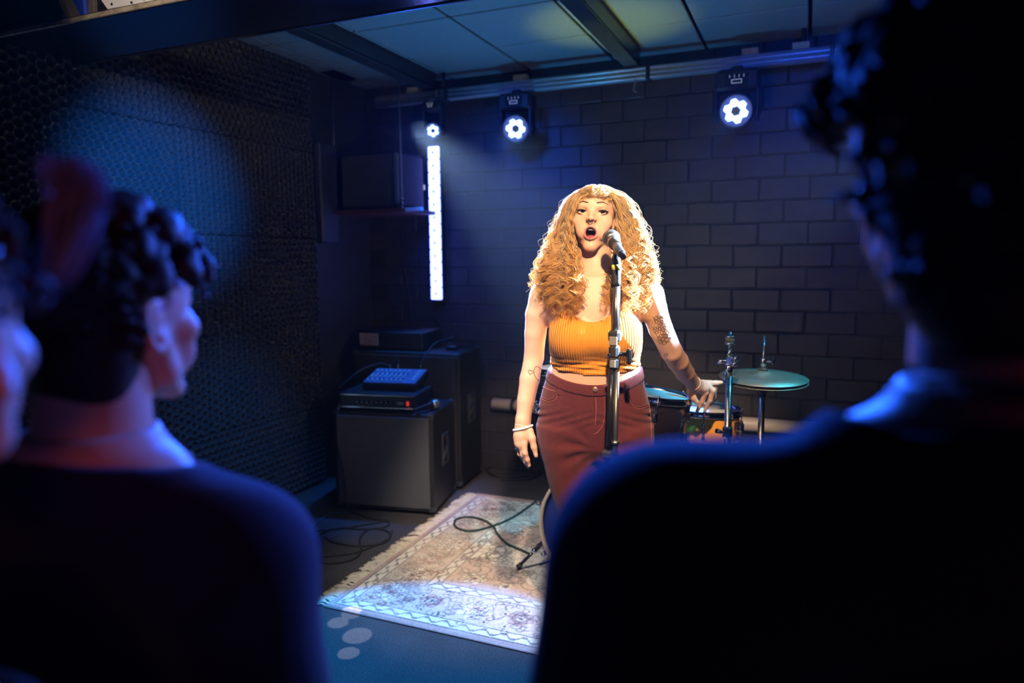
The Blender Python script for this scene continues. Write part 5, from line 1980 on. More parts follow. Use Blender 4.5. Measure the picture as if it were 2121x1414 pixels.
seam([(1231, 820), (1233, 850), (1230, 880), (1228, 900), (1230, 925)], 0.0016, 'front_seam')
seam([(1252, 822), (1253, 850), (1250, 875), (1240, 893), (1230, 899)], 0.0012, 'fly_stitch', M_STITCH)
seam([(1234, 822), (1235, 850), (1233, 880)], 0.0012, 'fly_edge', M_STITCH)
seam([(1300, 812), (1302, 828), (1310, 839), (1325, 843), (1342, 838)], 0.0018, 'pocket_edge')
seam([(1301, 815), (1304, 831), (1312, 842), (1326, 846), (1343, 841)], 0.0011, 'pocket_stitch', M_STITCH)
seam([(1121, 822), (1134, 828), (1148, 824), (1155, 812)], 0.0018, 'pocket_edge')
seam([(1120, 825), (1134, 831), (1150, 827), (1158, 813)], 0.0011, 'pocket_stitch', M_STITCH)
seam([(1120, 798), (1135, 806), (1150, 810)], 0.0012, 'coin_pocket_edge', M_STITCH)
seam([(1340, 800), (1346, 850), (1349, 890), (1350, 925)], 0.0013, 'side_seam', M_STITCH)
seam([(1228, 815), (1226, 835), (1227, 850)], 0.0024, 'fly_fold')
for x, y in ((1161, 805), (1291, 806)):
    P = drape(BJ, [(x, y - 14), (x + (1228 - x) * -0.02, y + 12)], 0.0022, 6)
    if len(P) == 6:
        w_ = 0.0058
        V_ = np.vstack([P + np.array([-w_, 0, 0]), P + np.array([w_, 0, 0]), P + np.array([-w_, 0.005, 0]), P + np.array([w_, 0.005, 0])])
        mb = MB()
        F_ = []
        for i in range(5):
            F_ += [(i, i + 1, 6 + i + 1, 6 + i), (i, 12 + i, 12 + i + 1, i + 1), (6 + i, 6 + i + 1, 18 + i + 1, 18 + i)]
        mb.put(V_, F_, False)
        mb.build('belt_loop', M_DENIM, jeans)
P = drape(BJ, [(1233, 806), (1233.5, 806)], 0.002, 2)
MB().lathe([(0.0088, -0.003), (0.0088, 0.001), (0.0070, 0.0022), (0.0, 0.0016)], P[0], (0, -1, 0.05), 18).build('button', pmat('brass_button', (0.62, 0.45, 0.35), 0.35, 0.8), jeans)

# shoes
for tab in (LEGL, LEGR):
    r = min(tab, key=lambda q: q[0])
    sh = Field((r[1] - 0.09, -0.23, 0.0), (r[1] + 0.09, 0.12, 0.12), 0.006)
    sh.cone((r[1], 0.03, 0.05), (r[1], -0.06, 0.035), 0.046, 0.04, 0.02)
    sh.cone((r[1], -0.05, 0.034), (r[1], -0.14, 0.026), 0.040, 0.032, 0.02)
    sh.cone((r[1], 0.02, 0.05), (r[1], 0.01, 0.10), 0.044, 0.042, 0.02)
    sh.clip(lambda X, Y, Zz: 0.012 - Zz + 0 * X + 0 * Y)
    v, q_ = sh.mesh()
    raw_mesh('shoe', v, q_, M_RUBBER, singer)

# ---- face details
face = []
M_EYE = pmat('eye_white', (0.82, 0.80, 0.78), 0.15, var=0.02)
M_IRIS = pmat('iris_brown', (0.022, 0.011, 0.006), 0.12, var=0.3, scale=400)
M_PUPIL = pmat('pupil_black', (0.004, 0.004, 0.004), 0.08)
M_LINER = pmat('eyeliner', (0.012, 0.008, 0.009), 0.5)
M_BROW = pmat('brow_hair', (0.06, 0.03, 0.016), 0.8, var=0.2, scale=200)
look = HR @ np.array([0.10, -1, -0.06])
look /= np.linalg.norm(look)
for s in (-1, 1):
    c = H(s * 32.5, -63.6, 0.3)
    ey = MB().ball(c, 0.0130, 24).build('eyeball', M_EYE, singer)
    MB().lathe([(0.0068, 0.0115), (0.0055, 0.01245), (0.003, 0.0132), (0.0, 0.0134)], c, look, 24).build('iris', M_IRIS, ey)
    MB().lathe([(0.0036, 0.0130), (0.0026, 0.01375), (0.0, 0.0139)], c, look, 18).build('pupil', M_PUPIL, ey)
    # eyeliner with an outer wing
    P = []
    for q in np.linspace(-1, 1.28, 16):
        x = 14.5 * q * s
        qq = min(abs(q), 1.0)
        zz = 6.3 * (1 - qq * qq) ** 0.75 + (0.8 * q if q < 1 else 0.8 + (q - 1) * 14)
        y = -64 - math.sqrt(max(14.8 ** 2 - min(x * x * 0.8 + zz * zz, 195), 1)) - 1.4
        if q > 1:
            y = P_y + (q - 1) * 14
        else:
            P_y = y
        P.append(H(s * 32.5 + x, y, zz))
    MB().tube(np.array(P), [0.0011] + [0.0019] * 8 + [0.0029] * 5 + [0.0020, 0.0006], 6).build('eyeliner', M_LINER, singer)
    # eyebrow: arched, tapering outwards; wrapped onto the face
    P = []
    for q in np.linspace(0, 1, 14):
        x = s * (13 + 36 * q)
        z_ = 27.5 + 4.5 * math.sin(min(q * 1.5, 1.0) * math.pi * 0.5) - 16.0 * max(0, q - 0.55)
        h = BT.ray_cast(Vector(H(x, -140, z_)), Vector(HR @ np.array([0, 1.0, 0])))
        if h[0] is not None:
            P.append(np.array(h[0]) + HR @ np.array([0, -0.0008, 0]))
    if len(P) > 5:
        n_ = len(P)
        MB().tube(np.array(P), np.interp(np.linspace(0, 1, n_), [0, 0.15, 0.5, 1], [0.0012, 0.0022, 0.0020, 0.0006]), 6).build('eyebrow', M_BROW, singer)
# upper teeth, tongue
mb = MB()
M_TEETH = pmat('teeth', (0.80, 0.78, 0.74), 0.2, var=0.02)
for k in range(6):
    a = (k - 2.5) * 5.0
    MB().box(H(a, -77 + abs(k - 2.5) ** 2 * 0.5, -54.5), (0.0047, 0.004, 0.0085), 0.0012, HR).build('tooth', M_TEETH, singer)
MB().ball(H(0, -62, -79), 0.013, 14, (1, 1.2, 0.5), HR).build('tongue', pmat('tongue', (0.30, 0.06, 0.06), 0.4), singer)
# septum ring and lip stud
th = np.linspace(-0.25, math.pi + 0.25, 20)
MB().tube(np.array([H(6.2 * math.cos(a), -98.5, -29.5 - 6.0 * math.sin(a)) for a in th]), 0.0012, 6).build('septum_ring', M_CHROME, singer)
MB().ball(H(0.3, -87.5, -95), 0.0016, 10).build('lip_stud', M_CHROME, singer)
MB().ball(H(0.3, -90.0, -84.0), 0.0011, 10).build('lip_stud', M_GLOSSBLACK, singer)

# fingernails on the lower hand, bracelet, ring
M_NAIL = pmat('nail_nude', (0.70, 0.40, 0.32), 0.2)
M_NAILB = pmat('nail_blue', (0.02, 0.10, 0.35), 0.2)
for p, d_, m_ in (((1110.5, 943, -0.069), (0.2, -0.3, -1), M_NAIL), ((1096, 963, -0.0595), (0.3, -0.2, -1), M_NAIL), ((1094, 947, -0.019), (0.9, -0.3, 0.2), M_NAILB), ((1091, 939, 0.0), (0.9, -0.3, 0.3), M_NAILB)):
    MB().ball(S(*p), 0.0058, 12, (0.75, 0.32, 1.25), frame(d_) if m_ is M_NAILB else None).build('fingernail', m_, singer)
bc = S(1083, 886, -0.034)
bx = np.array([1.0, 0, 0.27]); bx /= np.linalg.norm(bx)
by = np.array([0, 1.0, -0.15])
P = [bc + bx * 0.0325 * math.cos(a) + by * 0.029 * math.sin(a) for a in np.linspace(0, 2 * math.pi, 40, endpoint=False)]
br = MB().tube(np.array(P), 0.0042, 10, closed=True).build('bracelet', pmat('white_bracelet', (0.78, 0.76, 0.72), 0.35), singer)
MB().tube(np.array([S(1071.5, 927.5, -0.035) + np.array([0.0095 * math.cos(a), 0.0095 * math.sin(a), 0.002 * math.cos(a)]) for a in np.linspace(0, 6.28, 20, endpoint=False)]), 0.0013, 6, closed=True).build('finger_ring', M_CHROME, singer)

# ---- tattoos: fine dark lines lying on the skin
M_INK = pmat('tattoo_ink', (0.035, 0.026, 0.026), 0.6)


def ink(curves, nm, lab, r=0.0007):
    mb = MB()
    for pts, closed in curves:
        P = drape(BT, pts, 0.0002, max(14, 5 * len(pts)), closed)
        if len(P) > 4:
            mb.tube(P, r, 5)
    if mb.v:
        o = mb.build(nm, M_INK, singer)
        o['label'] = lab
        o['kind'] = 'stuff'


def heart(cx, cy, s, rot=0.0):
    P = []
    for k in range(17):
        a = 2 * math.pi * k / 16
        x = 16 * math.sin(a) ** 3
        y = -(13 * math.cos(a) - 5 * math.cos(2 * a) - 2 * math.cos(3 * a) - math.cos(4 * a))
        P.append((cx + s * (x * math.cos(rot) - y * math.sin(rot)) / 16, cy + s * (x * math.sin(rot) + y * math.cos(rot)) / 16))
    return P


ink([(heart(1099, 770.5, 5.2, 0.3), False)], 'tattoo_heart', 'small heart tattoo', 0.0010)
ink([([(1121, 765), (1116, 760), (1110, 759), (1106.5, 766), (1107, 775), (1111, 784), (1117, 788)], False)], 'tattoo_heart', 'larger heart outline tattoo', 0.0010)
fl_ = []
for (cx, cy, R_) in ((1365, 662, 9), (1371, 676, 8), (1361, 683, 7), (1377, 689, 8), (1373, 702, 10)):
    for k in range(6):
        a = k * math.pi / 3 + cx
        fl_.append(([(cx + R_ * 0.25 * math.cos(a), cy + R_ * 0.25 * math.sin(a)), (cx + R_ * math.cos(a - 0.45), cy + R_ * math.sin(a - 0.45)), (cx + R_ * 1.1 * math.cos(a), cy + R_ * 1.1 * math.sin(a)), (cx + R_ * math.cos(a + 0.45), cy + R_ * math.sin(a + 0.45)), (cx + R_ * 0.25 * math.cos(a), cy + R_ * 0.25 * math.sin(a))], False))
    fl_.append(([(cx + R_ * 0.35 * math.cos(a), cy + R_ * 0.35 * math.sin(a)) for a in np.linspace(0, 6.28, 9)], False))
fl_ += [([(1352, 655), (1358, 668), (1352, 680), (1360, 694), (1372, 708), (1385, 706)], False), ([(1382, 668), (1388, 680), (1392, 692), (1385, 703)], False), ([(1353, 668), (1349, 676), (1356, 680)], False), ([(1366, 709), (1378, 712), (1390, 700), (1381, 697)], False)]
ink(fl_, 'tattoo_flowers', 'dark flower line tattoo on the upper arm', 0.00065)
ink([([(1376, 737), (1379, 731), (1383, 734), (1380, 741), (1384, 744), (1378, 746)], False)], 'tattoo_small', 'tiny line tattoo on the forearm', 0.0006)


# ---- the singer's hair
def hair_material(name, c0, c1, c2, trans=0.25, rough=0.42):
    m = bpy.data.materials.new(name)
    m.use_nodes = True
    n, l = m.node_tree.nodes, m.node_tree.links
    b = n['Principled BSDF']
    at = n.new('ShaderNodeAttribute')
    at.attribute_name = 't'
    tc = n.new('ShaderNodeTexCoord')
    nz = n.new('ShaderNodeTexNoise')
    nz.inputs['Scale'].default_value = 45
    l.new(tc.outputs['Object'], nz.inputs['Vector'])
    ad = n.new('ShaderNodeMath')
    ad.operation = 'MULTIPLY_ADD'
    ad.inputs[1].default_value = 0.45
    l.new(nz.outputs['Fac'], ad.inputs[0])
    sb = n.new('ShaderNodeMath')
    sb.operation = 'SUBTRACT'
    sb.inputs[1].default_value = 0.22
    l.new(at.outputs['Fac'], sb.inputs[0])
    l.new(sb.outputs[0], ad.inputs[2])
    cr = n.new('ShaderNodeValToRGB')
    e = cr.color_ramp.elements
    e[0].position, e[0].color = 0.0, (*c0, 1)
    e[1].position, e[1].color = 1.0, (*c2, 1)
    q = cr.color_ramp.elements.new(0.35)
    q.color = (*c1, 1)
    l.new(ad.outputs[0], cr.inputs['Fac'])
    l.new(cr.outputs['Color'], b.inputs['Base Color'])
    b.inputs['Roughness'].default_value = rough
    b.inputs['Specular IOR Level'].default_value = 0.45
    tr = n.new('ShaderNodeBsdfTranslucent')
    l.new(cr.outputs['Color'], tr.inputs['Color'])
    mx = n.new('ShaderNodeMixShader')
    mx.inputs['Fac'].default_value = trans
    l.new(b.outputs[0], mx.inputs[1])
    l.new(tr.outputs[0], mx.inputs[2])
    l.new(mx.outputs[0], n['Material Output'].inputs['Surface'])
    return m


M_BLOND = hair_material('blond_curls', (0.68, 0.52, 0.34), (0.90, 0.62, 0.29), (0.86, 0.45, 0.11), 0.40)
hr = np.random.default_rng(11)
ROWS = np.array([392, 410, 440, 480, 520, 560, 600, 640, 672], float)
INN = {-1: np.array([1226, 1204, 1190, 1187, 1191, 1199, 1204, 1198, 1190], float), 1: np.array([1240, 1264, 1277, 1280, 1277, 1266, 1254, 1250, 1262], float)}
OUT = {-1: np.array([1196, 1178, 1162, 1145, 1128, 1110, 1099, 1108, 1122], float), 1: np.array([1282, 1296, 1314, 1330, 1344, 1355, 1364, 1366, 1345], float)}
YFR = np.array([-0.005, -0.045, -0.035, -0.020, -0.030, -0.075, -0.112, -0.138, -0.150])
YBK = np.array([0.09, 0.13, 0.15, 0.155, 0.15, 0.14, 0.135, 0.13, 0.12])


def scalp(x, y, grow=6.0):
    """point on the cranium above (x, y) of the head frame, mm"""
    a, b, c = 70 + grow, 90 + grow, 74 + grow
    q = 1 - (x / a) ** 2 - ((y - 10) / b) ** 2
    return H(x, y, 12 + (c + 5) * math.sqrt(max(q, 0.0)))


parts = []
locks = []
NCL = 330
for k in range(NCL):
    s = -1 if k % 2 else 1
    u = hr.beta(1.0, 1.0)
    v = hr.beta(0.8, 1.3)
    end = (668 if u < 0.55 else 668 - (u - 0.55) * 110) + hr.uniform(-26, 8)
    if v > 0.55:
        end -= 20
    rx = s * hr.uniform(2, 30) + (s * 18 * u)
    ry = -48 + 120 * v + hr.uniform(-10, 10)
    P = [scalp(rx * 0.8, max(-70, min(ry, 85)), 5)]
    for i, py in enumerate(ROWS):
        if i == 0:
            continue
        if py > end + 25:
            break
        px = INN[s][i] + u * (OUT[s][i] - INN[s][i])
        # the far back layer closes behind the head
        if v > 0.6:
            px = px + (1233 - px) * (v - 0.6) * 1.6 * (1 - i / 9)
        y = YFR[i] + v * (YBK[i] - YFR[i]) + (0.03 * (1 - abs(2 * u - 1)) - 0.02) * (0.5 if i > 4 else 0)
        if u > 0.7 and i >= 5:                       # outer locks lie outside the shoulder
            y = max(y, -0.06 + 0.05 * (u - 0.7))
        P.append(S(px, py, y))
    G = spline(P, 60)
    # cut to length
    zend = Z(end, 1232, float(G[-1, 1]))
    keep = G[:, 2] > zend
    G = G[keep] if keep.sum() > 14 else G
    locks.append((G, s, u, v))


def curl_strand(G, n, amp, wl, ph, off, tip=0.35, hand=1):
    """wind a strand around guide G"""
    L = np.concatenate([[0], np.cumsum(np.linalg.norm(np.diff(G, axis=0), axis=1))])
    t = np.linspace(0, 1, n)
    B = np.stack([np.interp(t * L[-1], L, G[:, i]) for i in range(3)], 1)
    T = np.gradient(B, axis=0)
    T /= np.linalg.norm(T, axis=1)[:, None] + 1e-9
    a = np.cross(T, np.array([0.0, 1, 0.2]))
    a /= np.linalg.norm(a, axis=1)[:, None] + 1e-9
    b = np.cross(T, a)
    A = amp * (0.16 * np.clip(t / 0.1, 0, 1) + 0.84 * np.clip((t - 0.12) / 0.6, 0, 1) ** 1.2)
    w_ = hand * 2 * math.pi * np.cumsum(np.full(n, L[-1] / n) / (wl * (1.25 - 0.55 * t))) + ph
    spread = np.clip(0.35 + t * 1.4, 0.35, 1)[:, None]
    return B + (np.cos(w_) * A)[:, None] * a + (np.sin(w_) * A)[:, None] * b + off * spread, t


for G, s, u, v in locks:
    amp, wl, ph = hr.uniform(0.007, 0.019), hr.uniform(0.044, 0.072), hr.uniform(0, 6.28)
    if u < 0.25 and v < 0.4:
        amp *= 0.8
    hd = 1 if hr.random() < 0.5 else -1
    tone0 = hr.normal(0, 0.2)
    for q in range(13):
        off = hr.normal(0, 0.0038, 3)
        tone = tone0 + hr.normal(0, 0.07)
        P, t = curl_strand(G, 46, amp * hr.uniform(0.8, 1.2), wl, ph + hr.normal(0, 0.16), off, hand=hd)
        m_ = int(46 * hr.uniform(0.86, 1.0))
        parts.append((P[:m_], np.interp(t[:m_] / t[m_ - 1], [0, 0.15, 0.8, 1], [0.0008, 0.00092, 0.0008, 0.00025]), t[:m_] + tone))
# loose flyaway hairs along the outline
for k in range(520):
    G, s, u, v = locks[hr.integers(len(locks))]
    if u < 0.45 and hr.random() < 0.7:
        continue
    off = np.array([s * abs(hr.normal(0.008, 0.012)), hr.normal(0, 0.012), hr.normal(0, 0.006)])
    P, t = curl_strand(G, 48, hr.uniform(0.010, 0.026), hr.uniform(0.05, 0.09), hr.uniform(0, 6.28), off)
    m_ = int(48 * hr.uniform(0.5, 1.0))
    parts.append((P[:m_], np.linspace(0.0005, 0.0002, m_), t[:m_]))
# curly fringe over the forehead
for k in range(34):
    x0 = hr.uniform(-52, 52)
    r0 = scalp(x0 * 0.55, hr.uniform(-52, -15), 6)
    ln = hr.uniform(0.6, 1.0)
    x1 = x0 * 1.05 + hr.normal(0, 4)
    e_ = abs(x0) / 52
    G = spline([r0, H(x0 * 0.85, -72 + 22 * e_, 76 - 4 * e_), H(x0, -83 + 24 * e_, 62 - 6 * e_), H(x1, -86 + 26 * e_, 55 - 14 * e_ - 9 * ln)], 30)
    amp, wl, ph = hr.uniform(0.005, 0.0095), hr.uniform(0.024, 0.038), hr.uniform(0, 6.28)
    for q in range(11):
        P, t = curl_strand(G, 30, amp, wl, ph + hr.normal(0, 0.4), hr.normal(0, 0.0022, 3))
        parts.append((P, np.linspace(0.0008, 0.0003, 30), t * 0.4))
V_, F_, T_ = strands(parts, 3)
# the scalp mass under the strands
fc = Field(H(0, 0, 0) + np.array([-0.10, -0.12, -0.14]), H(0, 0, 0) + np.array([0.10, 0.16, 0.11]), 0.004)
fc.ell(H(0, 14, 16), (0.076, 0.094, 0.080), 0.01, rot=HR)
fc.ell(H(0, 45, -50), (0.068, 0.055, 0.09), 0.03, rot=HR)


def facecut(X, Y, Zz):
    P = np.stack(np.broadcast_arrays(X, Y, Zz), -1) - HO
    L = (P @ HR) * 1000
    return (np.minimum(46 - L[..., 2], -16 - L[..., 1] + np.abs(L[..., 0]) * 0.12) - 0.0) * 0.001


fc.clip(facecut)
Vc, Qc = fc.mesh()
hair = raw_mesh('hair', V_, F_, M_BLOND, singer, True, {'t': T_})
hair['label'] = 'long curly blond hair'
hair['kind'] = 'stuff'
raw_mesh('hair_cap', Vc, Qc, M_BLOND, hair, True, {'t': np.full(len(Vc), 0.1)})
print('singer hair tris', len(F_) * 2)


# ================================================================== the listeners
def head_any(f, H_, Rm, sc=1.0, ears=True):
    """closed-mouth head in millimetres: -y forward, origin between the eyes on the axis"""
    mm = 0.001 * sc

    def E(c, r, k=10, mode='add', rot=None):
        f.ell(H_(*c), np.array(r) * mm, k * mm, mode, Rm if rot is None else Rm @ rot)

    def Cn(a, b, ra, rb, k=8, mode='add'):
        f.cone(H_(*a), H_(*b), ra * mm, rb * mm, k * mm, mode)
    E((0, 10, 12), (70, 90, 76), 5)
    E((0, -28, 18), (58, 52, 52), 25)
    E((0, -32, -38), (54, 46, 62), 22)
    for s in (-1, 1):
        Cn((s * 60, 4, -38), (s * 45, -16, -78), 13, 14, 20)
        Cn((s * 45, -16, -78), (s * 14, -60, -108), 14, 13, 16)
        E((s * 44, -52, -30), (22, 20, 18), 16)
        E((s * 30, -58, -62), (20, 18, 22), 18)
        E((s * 32.5, -84, 0), (17, 11, 10), 8, 'sub')
        E((s * 32.5, -64, 0), (13, 13, 12), 2)
        Cn((s * 18, -76, 1), (s * 46, -68, 1), 3, 3, 4)
        if ears:
            th = np.linspace(-0.6, 3.9, 10)
            P = [(s * (70 + 7 * math.sin(a * 0.7)), 16 + 15 * math.sin(a) * 0.9 + 3, -14 + 29 * math.cos(a)) for a in th]
            for i in range(9):
                Cn(P[i], P[i + 1], 4.4, 4.4, 4)
            E((s * 69, 14, -14), (5, 13, 24), 6)
            E((s * 72, 6, -38), (5, 8, 9), 5)
            E((s * 76, 8, -16), (5, 6, 10), 3, 'sub')
    Cn((-34, -66, 18), (34, -66, 18), 12, 12, 14)
    E((0, -63, -107), (19, 16, 15), 12)
    Cn((0, -76, 8), (0, -94, -22), 7.5, 9, 9)
    E((0, -98, -27), (10, 10, 9), 7)
    for s in (-1, 1):
        E((s * 11, -88, -29), (7.5, 9, 7), 5)
    Cn((-18, -74, -60), (0, -83, -58), 4.5, 5.5, 6)
    Cn((0, -83, -58), (18, -74, -60), 5.5, 4.5, 6)
    Cn((-15, -74, -68), (0, -82, -70), 5, 6.5, 6)
    Cn((0, -82, -70), (15, -74, -68), 6.5, 5, 6)


def listener(label, head_at, face, torso_face, skin, shirt, trousers, hair_fn, sc=1.0, broad=1.0, pitch=0.0, collar=None, neck_drop=0.165, sleeve=0.18, slope=0.062):
    """head_at: world point between the eyes on the head axis; face / torso_face: horizontal directions"""
    ht = np.array(head_at, float)
    tf = math.atan2(torso_face[0], -torso_face[1])
    hf = math.atan2(face[0], -face[1]) - tf
    Rt = rotm('Z', math.degrees(tf))
    Rh = rotm('Z', math.degrees(hf)) @ rotm('X', pitch)
    zn = ht[2] - neck_drop * sc
    base = ht - Rt @ np.array([0, -0.03, 0])
    root = thing('person', label, 'person', (base[0], base[1], 0.0), tf)
    ho = np.array([0, -0.03, ht[2]])

    def H_(x, y, z):
        return ho + Rh @ (np.array([x, y, z]) * 0.001 * sc)
    B = broad
    TOR = [(zn + 0.005, 0, 0.070, 0.0, 0.055, 0.065), (zn - 0.04, 0, 0.135 * B, 0, 0.075, 0.085), (zn - 0.10, 0, 0.165 * B, 0, 0.10, 0.10), (zn - 0.22, 0, 0.165 * B, 0, 0.115, 0.105),
           (zn - 0.36, 0, 0.150 * B, 0, 0.110, 0.095), (zn - 0.48, 0, 0.155 * B, 0, 0.112, 0.105), (zn - 0.60, 0, 0.170 * B, 0, 0.105, 0.118), (zn - 0.68, 0, 0.165 * B, 0, 0.09, 0.105)]
    hip = zn - 0.62
    sh = [np.array([s * 0.185 * B, 0.005, zn - slope]) for s in (-1, 1)]

    def arms(f, g=0.0, cut=1.0):
        for i, s in enumerate((-1, 1)):
            P = [sh[i], sh[i] + np.array([s * 0.035, 0.01, -0.13]), sh[i] + np.array([s * 0.05, 0.015, -0.29]), sh[i] + np.array([s * 0.055, -0.05, -0.42]), sh[i] + np.array([s * 0.05, -0.12, -0.53])]
            Rr = [0.060, 0.052, 0.041, 0.036, 0.028]
            f.chain(P, [r * B + g for r in Rr], 0.05)
            if cut == 1.0:
                w_ = P[-1]
                f.ell(w_ + np.array([0, -0.035, -0.045]), (0.016, 0.036, 0.048), 0.02)
                for q in range(4):
                    a = w_ + np.array([s * 0.004, -0.060 + q * 0.020, -0.080])
                    f.chain([a, a + np.array([-s * 0.006, -0.006, -0.035]), a + np.array([-s * 0.020, -0.006, -0.062])], [0.0105, 0.0095, 0.0075], 0.008)
                a = w_ + np.array([-s * 0.008, -0.062, -0.035])
                f.chain([a, a + np.array([-s * 0.012, -0.022, -0.030]), a + np.array([-s * 0.016, -0.026, -0.060])], [0.013, 0.011, 0.0085], 0.008)

    def torso(f, g=0.0, disp=None):
        f.stack(TOR, 0.03, g, disp)
        for s in sh:
            f.cone((0, 0.025, zn - 0.005), s, 0.058 + g, 0.058 + g, 0.06)

    def legs(f, g=0.0):
        for s in (-1, 1):
            P = [np.array([s * 0.092 * B, 0.0, hip + 0.02]), np.array([s * 0.095, -0.01, hip * 0.53]), np.array([s * 0.10, 0.015, 0.09])]
            f.chain(P, [0.088 + g, 0.060 + g, 0.043 + g], 0.03)
    neck = ((0, 0.005, zn + 0.11), (0, 0.012, zn - 0.02))
    f = Field((-0.36 * B, -0.30, 0.02), (0.36 * B, 0.18, zn + 0.055), 0.0085)
    torso(f)
    f.cone(*neck, 0.058, 0.064, 0.04)
    arms(f)
    legs(f)
    V1, Q1 = f.mesh()
    V1 = relax(V1, Q1, 1)
    g = Field(H_(0, 0, 0) - np.array([0.125, 0.15, 0.165]) * sc, H_(0, 0, 0) + np.array([0.125, 0.15, 0.11]) * sc, 0.0034)
    head_any(g, H_, Rh, sc)
    g.cone(*neck, 0.058, 0.064, 0.02)
    V2, Q2 = g.mesh()
    VV, QQ = join([(V1, Q1), (V2, Q2)])
    raw_mesh('body', VV, QQ, M_SKIN if skin is None else skin, root, True, {'tint': np.tile(np.array([0.62, 0.36, 0.26]), (len(VV), 1))})
    # shirt with soft folds
    def fold(X, Y, Zz):
        return (0.004 * np.sin(23 * X + 9 * np.sin(11 * Zz) + 3 * Y) * np.sin(17 * Zz + 4 * X) + 0.002 * np.sin(60 * Zz + 25 * X)).astype(np.float32)
    f = Field((-0.36 * B, -0.22, zn - 0.72), (0.36 * B, 0.20, zn + 0.07), 0.0075)
    torso(f, 0.011, fold)
    arms(f, 0.013, 0.5)

    def ncut(X, Y, Zz):
        rr = np.sqrt((X / 0.082) ** 2 + ((Y + 0.012) / 0.088) ** 2)
        n_ = (0.010 + zn - 0.10 * Y * 0 - Zz) * 1.0
        d1 = np.where(rr < 1.6, (Zz - (zn + 0.012 + 0.22 * np.clip(Y, -0.1, 0.1))) * 0.8, -1.0)
        d2 = (zn - 0.66) - Zz
        d3 = np.where(np.abs(X) > 0.19 * B, (zn - slope - sleeve) - Zz, -1.0)
        return np.maximum(np.maximum(d1, d2), d3)
    f.clip(ncut)
    v, q_ = f.mesh()
    v = relax(v, q_, 1)
    so = raw_mesh('shirt', v, q_, shirt, root)
    # collar rib
    P = [np.array([0.080 * math.cos(a), -0.006 + 0.085 * math.sin(a), zn + 0.010 + 0.22 * np.clip(-0.006 + 0.085 * math.sin(a), -0.1, 0.1)]) for a in np.linspace(0, 2 * math.pi, 40, endpoint=False)]
    MB().tube(np.array(P), 0.0085, 8, closed=True).build('collar', shirt if collar is None else collar, so)
    f = Field((-0.24, -0.18, 0.05), (0.24, 0.18, zn - 0.55), 0.010)
    f.stack([r for r in TOR if r[0] < zn - 0.40], 0.03, 0.009)
    legs(f, 0.010)
    f.clip(lambda X, Y, Zz: np.maximum(Zz - (zn - 0.585), 0.06 - Zz) + 0 * X + 0 * Y)
    v, q_ = f.mesh()
    raw_mesh('trousers', v, q_, trousers, root)
    for s in (-1, 1):
        f = Field((s * 0.10 - 0.09, -0.24, 0.0), (s * 0.10 + 0.09, 0.12, 0.13), 0.008)
        f.cone((s * 0.10, 0.03, 0.05), (s * 0.105, -0.08, 0.04), 0.048, 0.043, 0.02)
        f.cone((s * 0.105, -0.07, 0.04), (s * 0.11, -0.16, 0.03), 0.043, 0.035, 0.02)
        f.clip(lambda X, Y, Zz: 0.004 - Zz + 0 * X + 0 * Y)
        v, q_ = f.mesh()
        raw_mesh('shoe', v, q_, M_RUBBER, root)
    hair_fn(root, H_, Rh, sc)
    return root


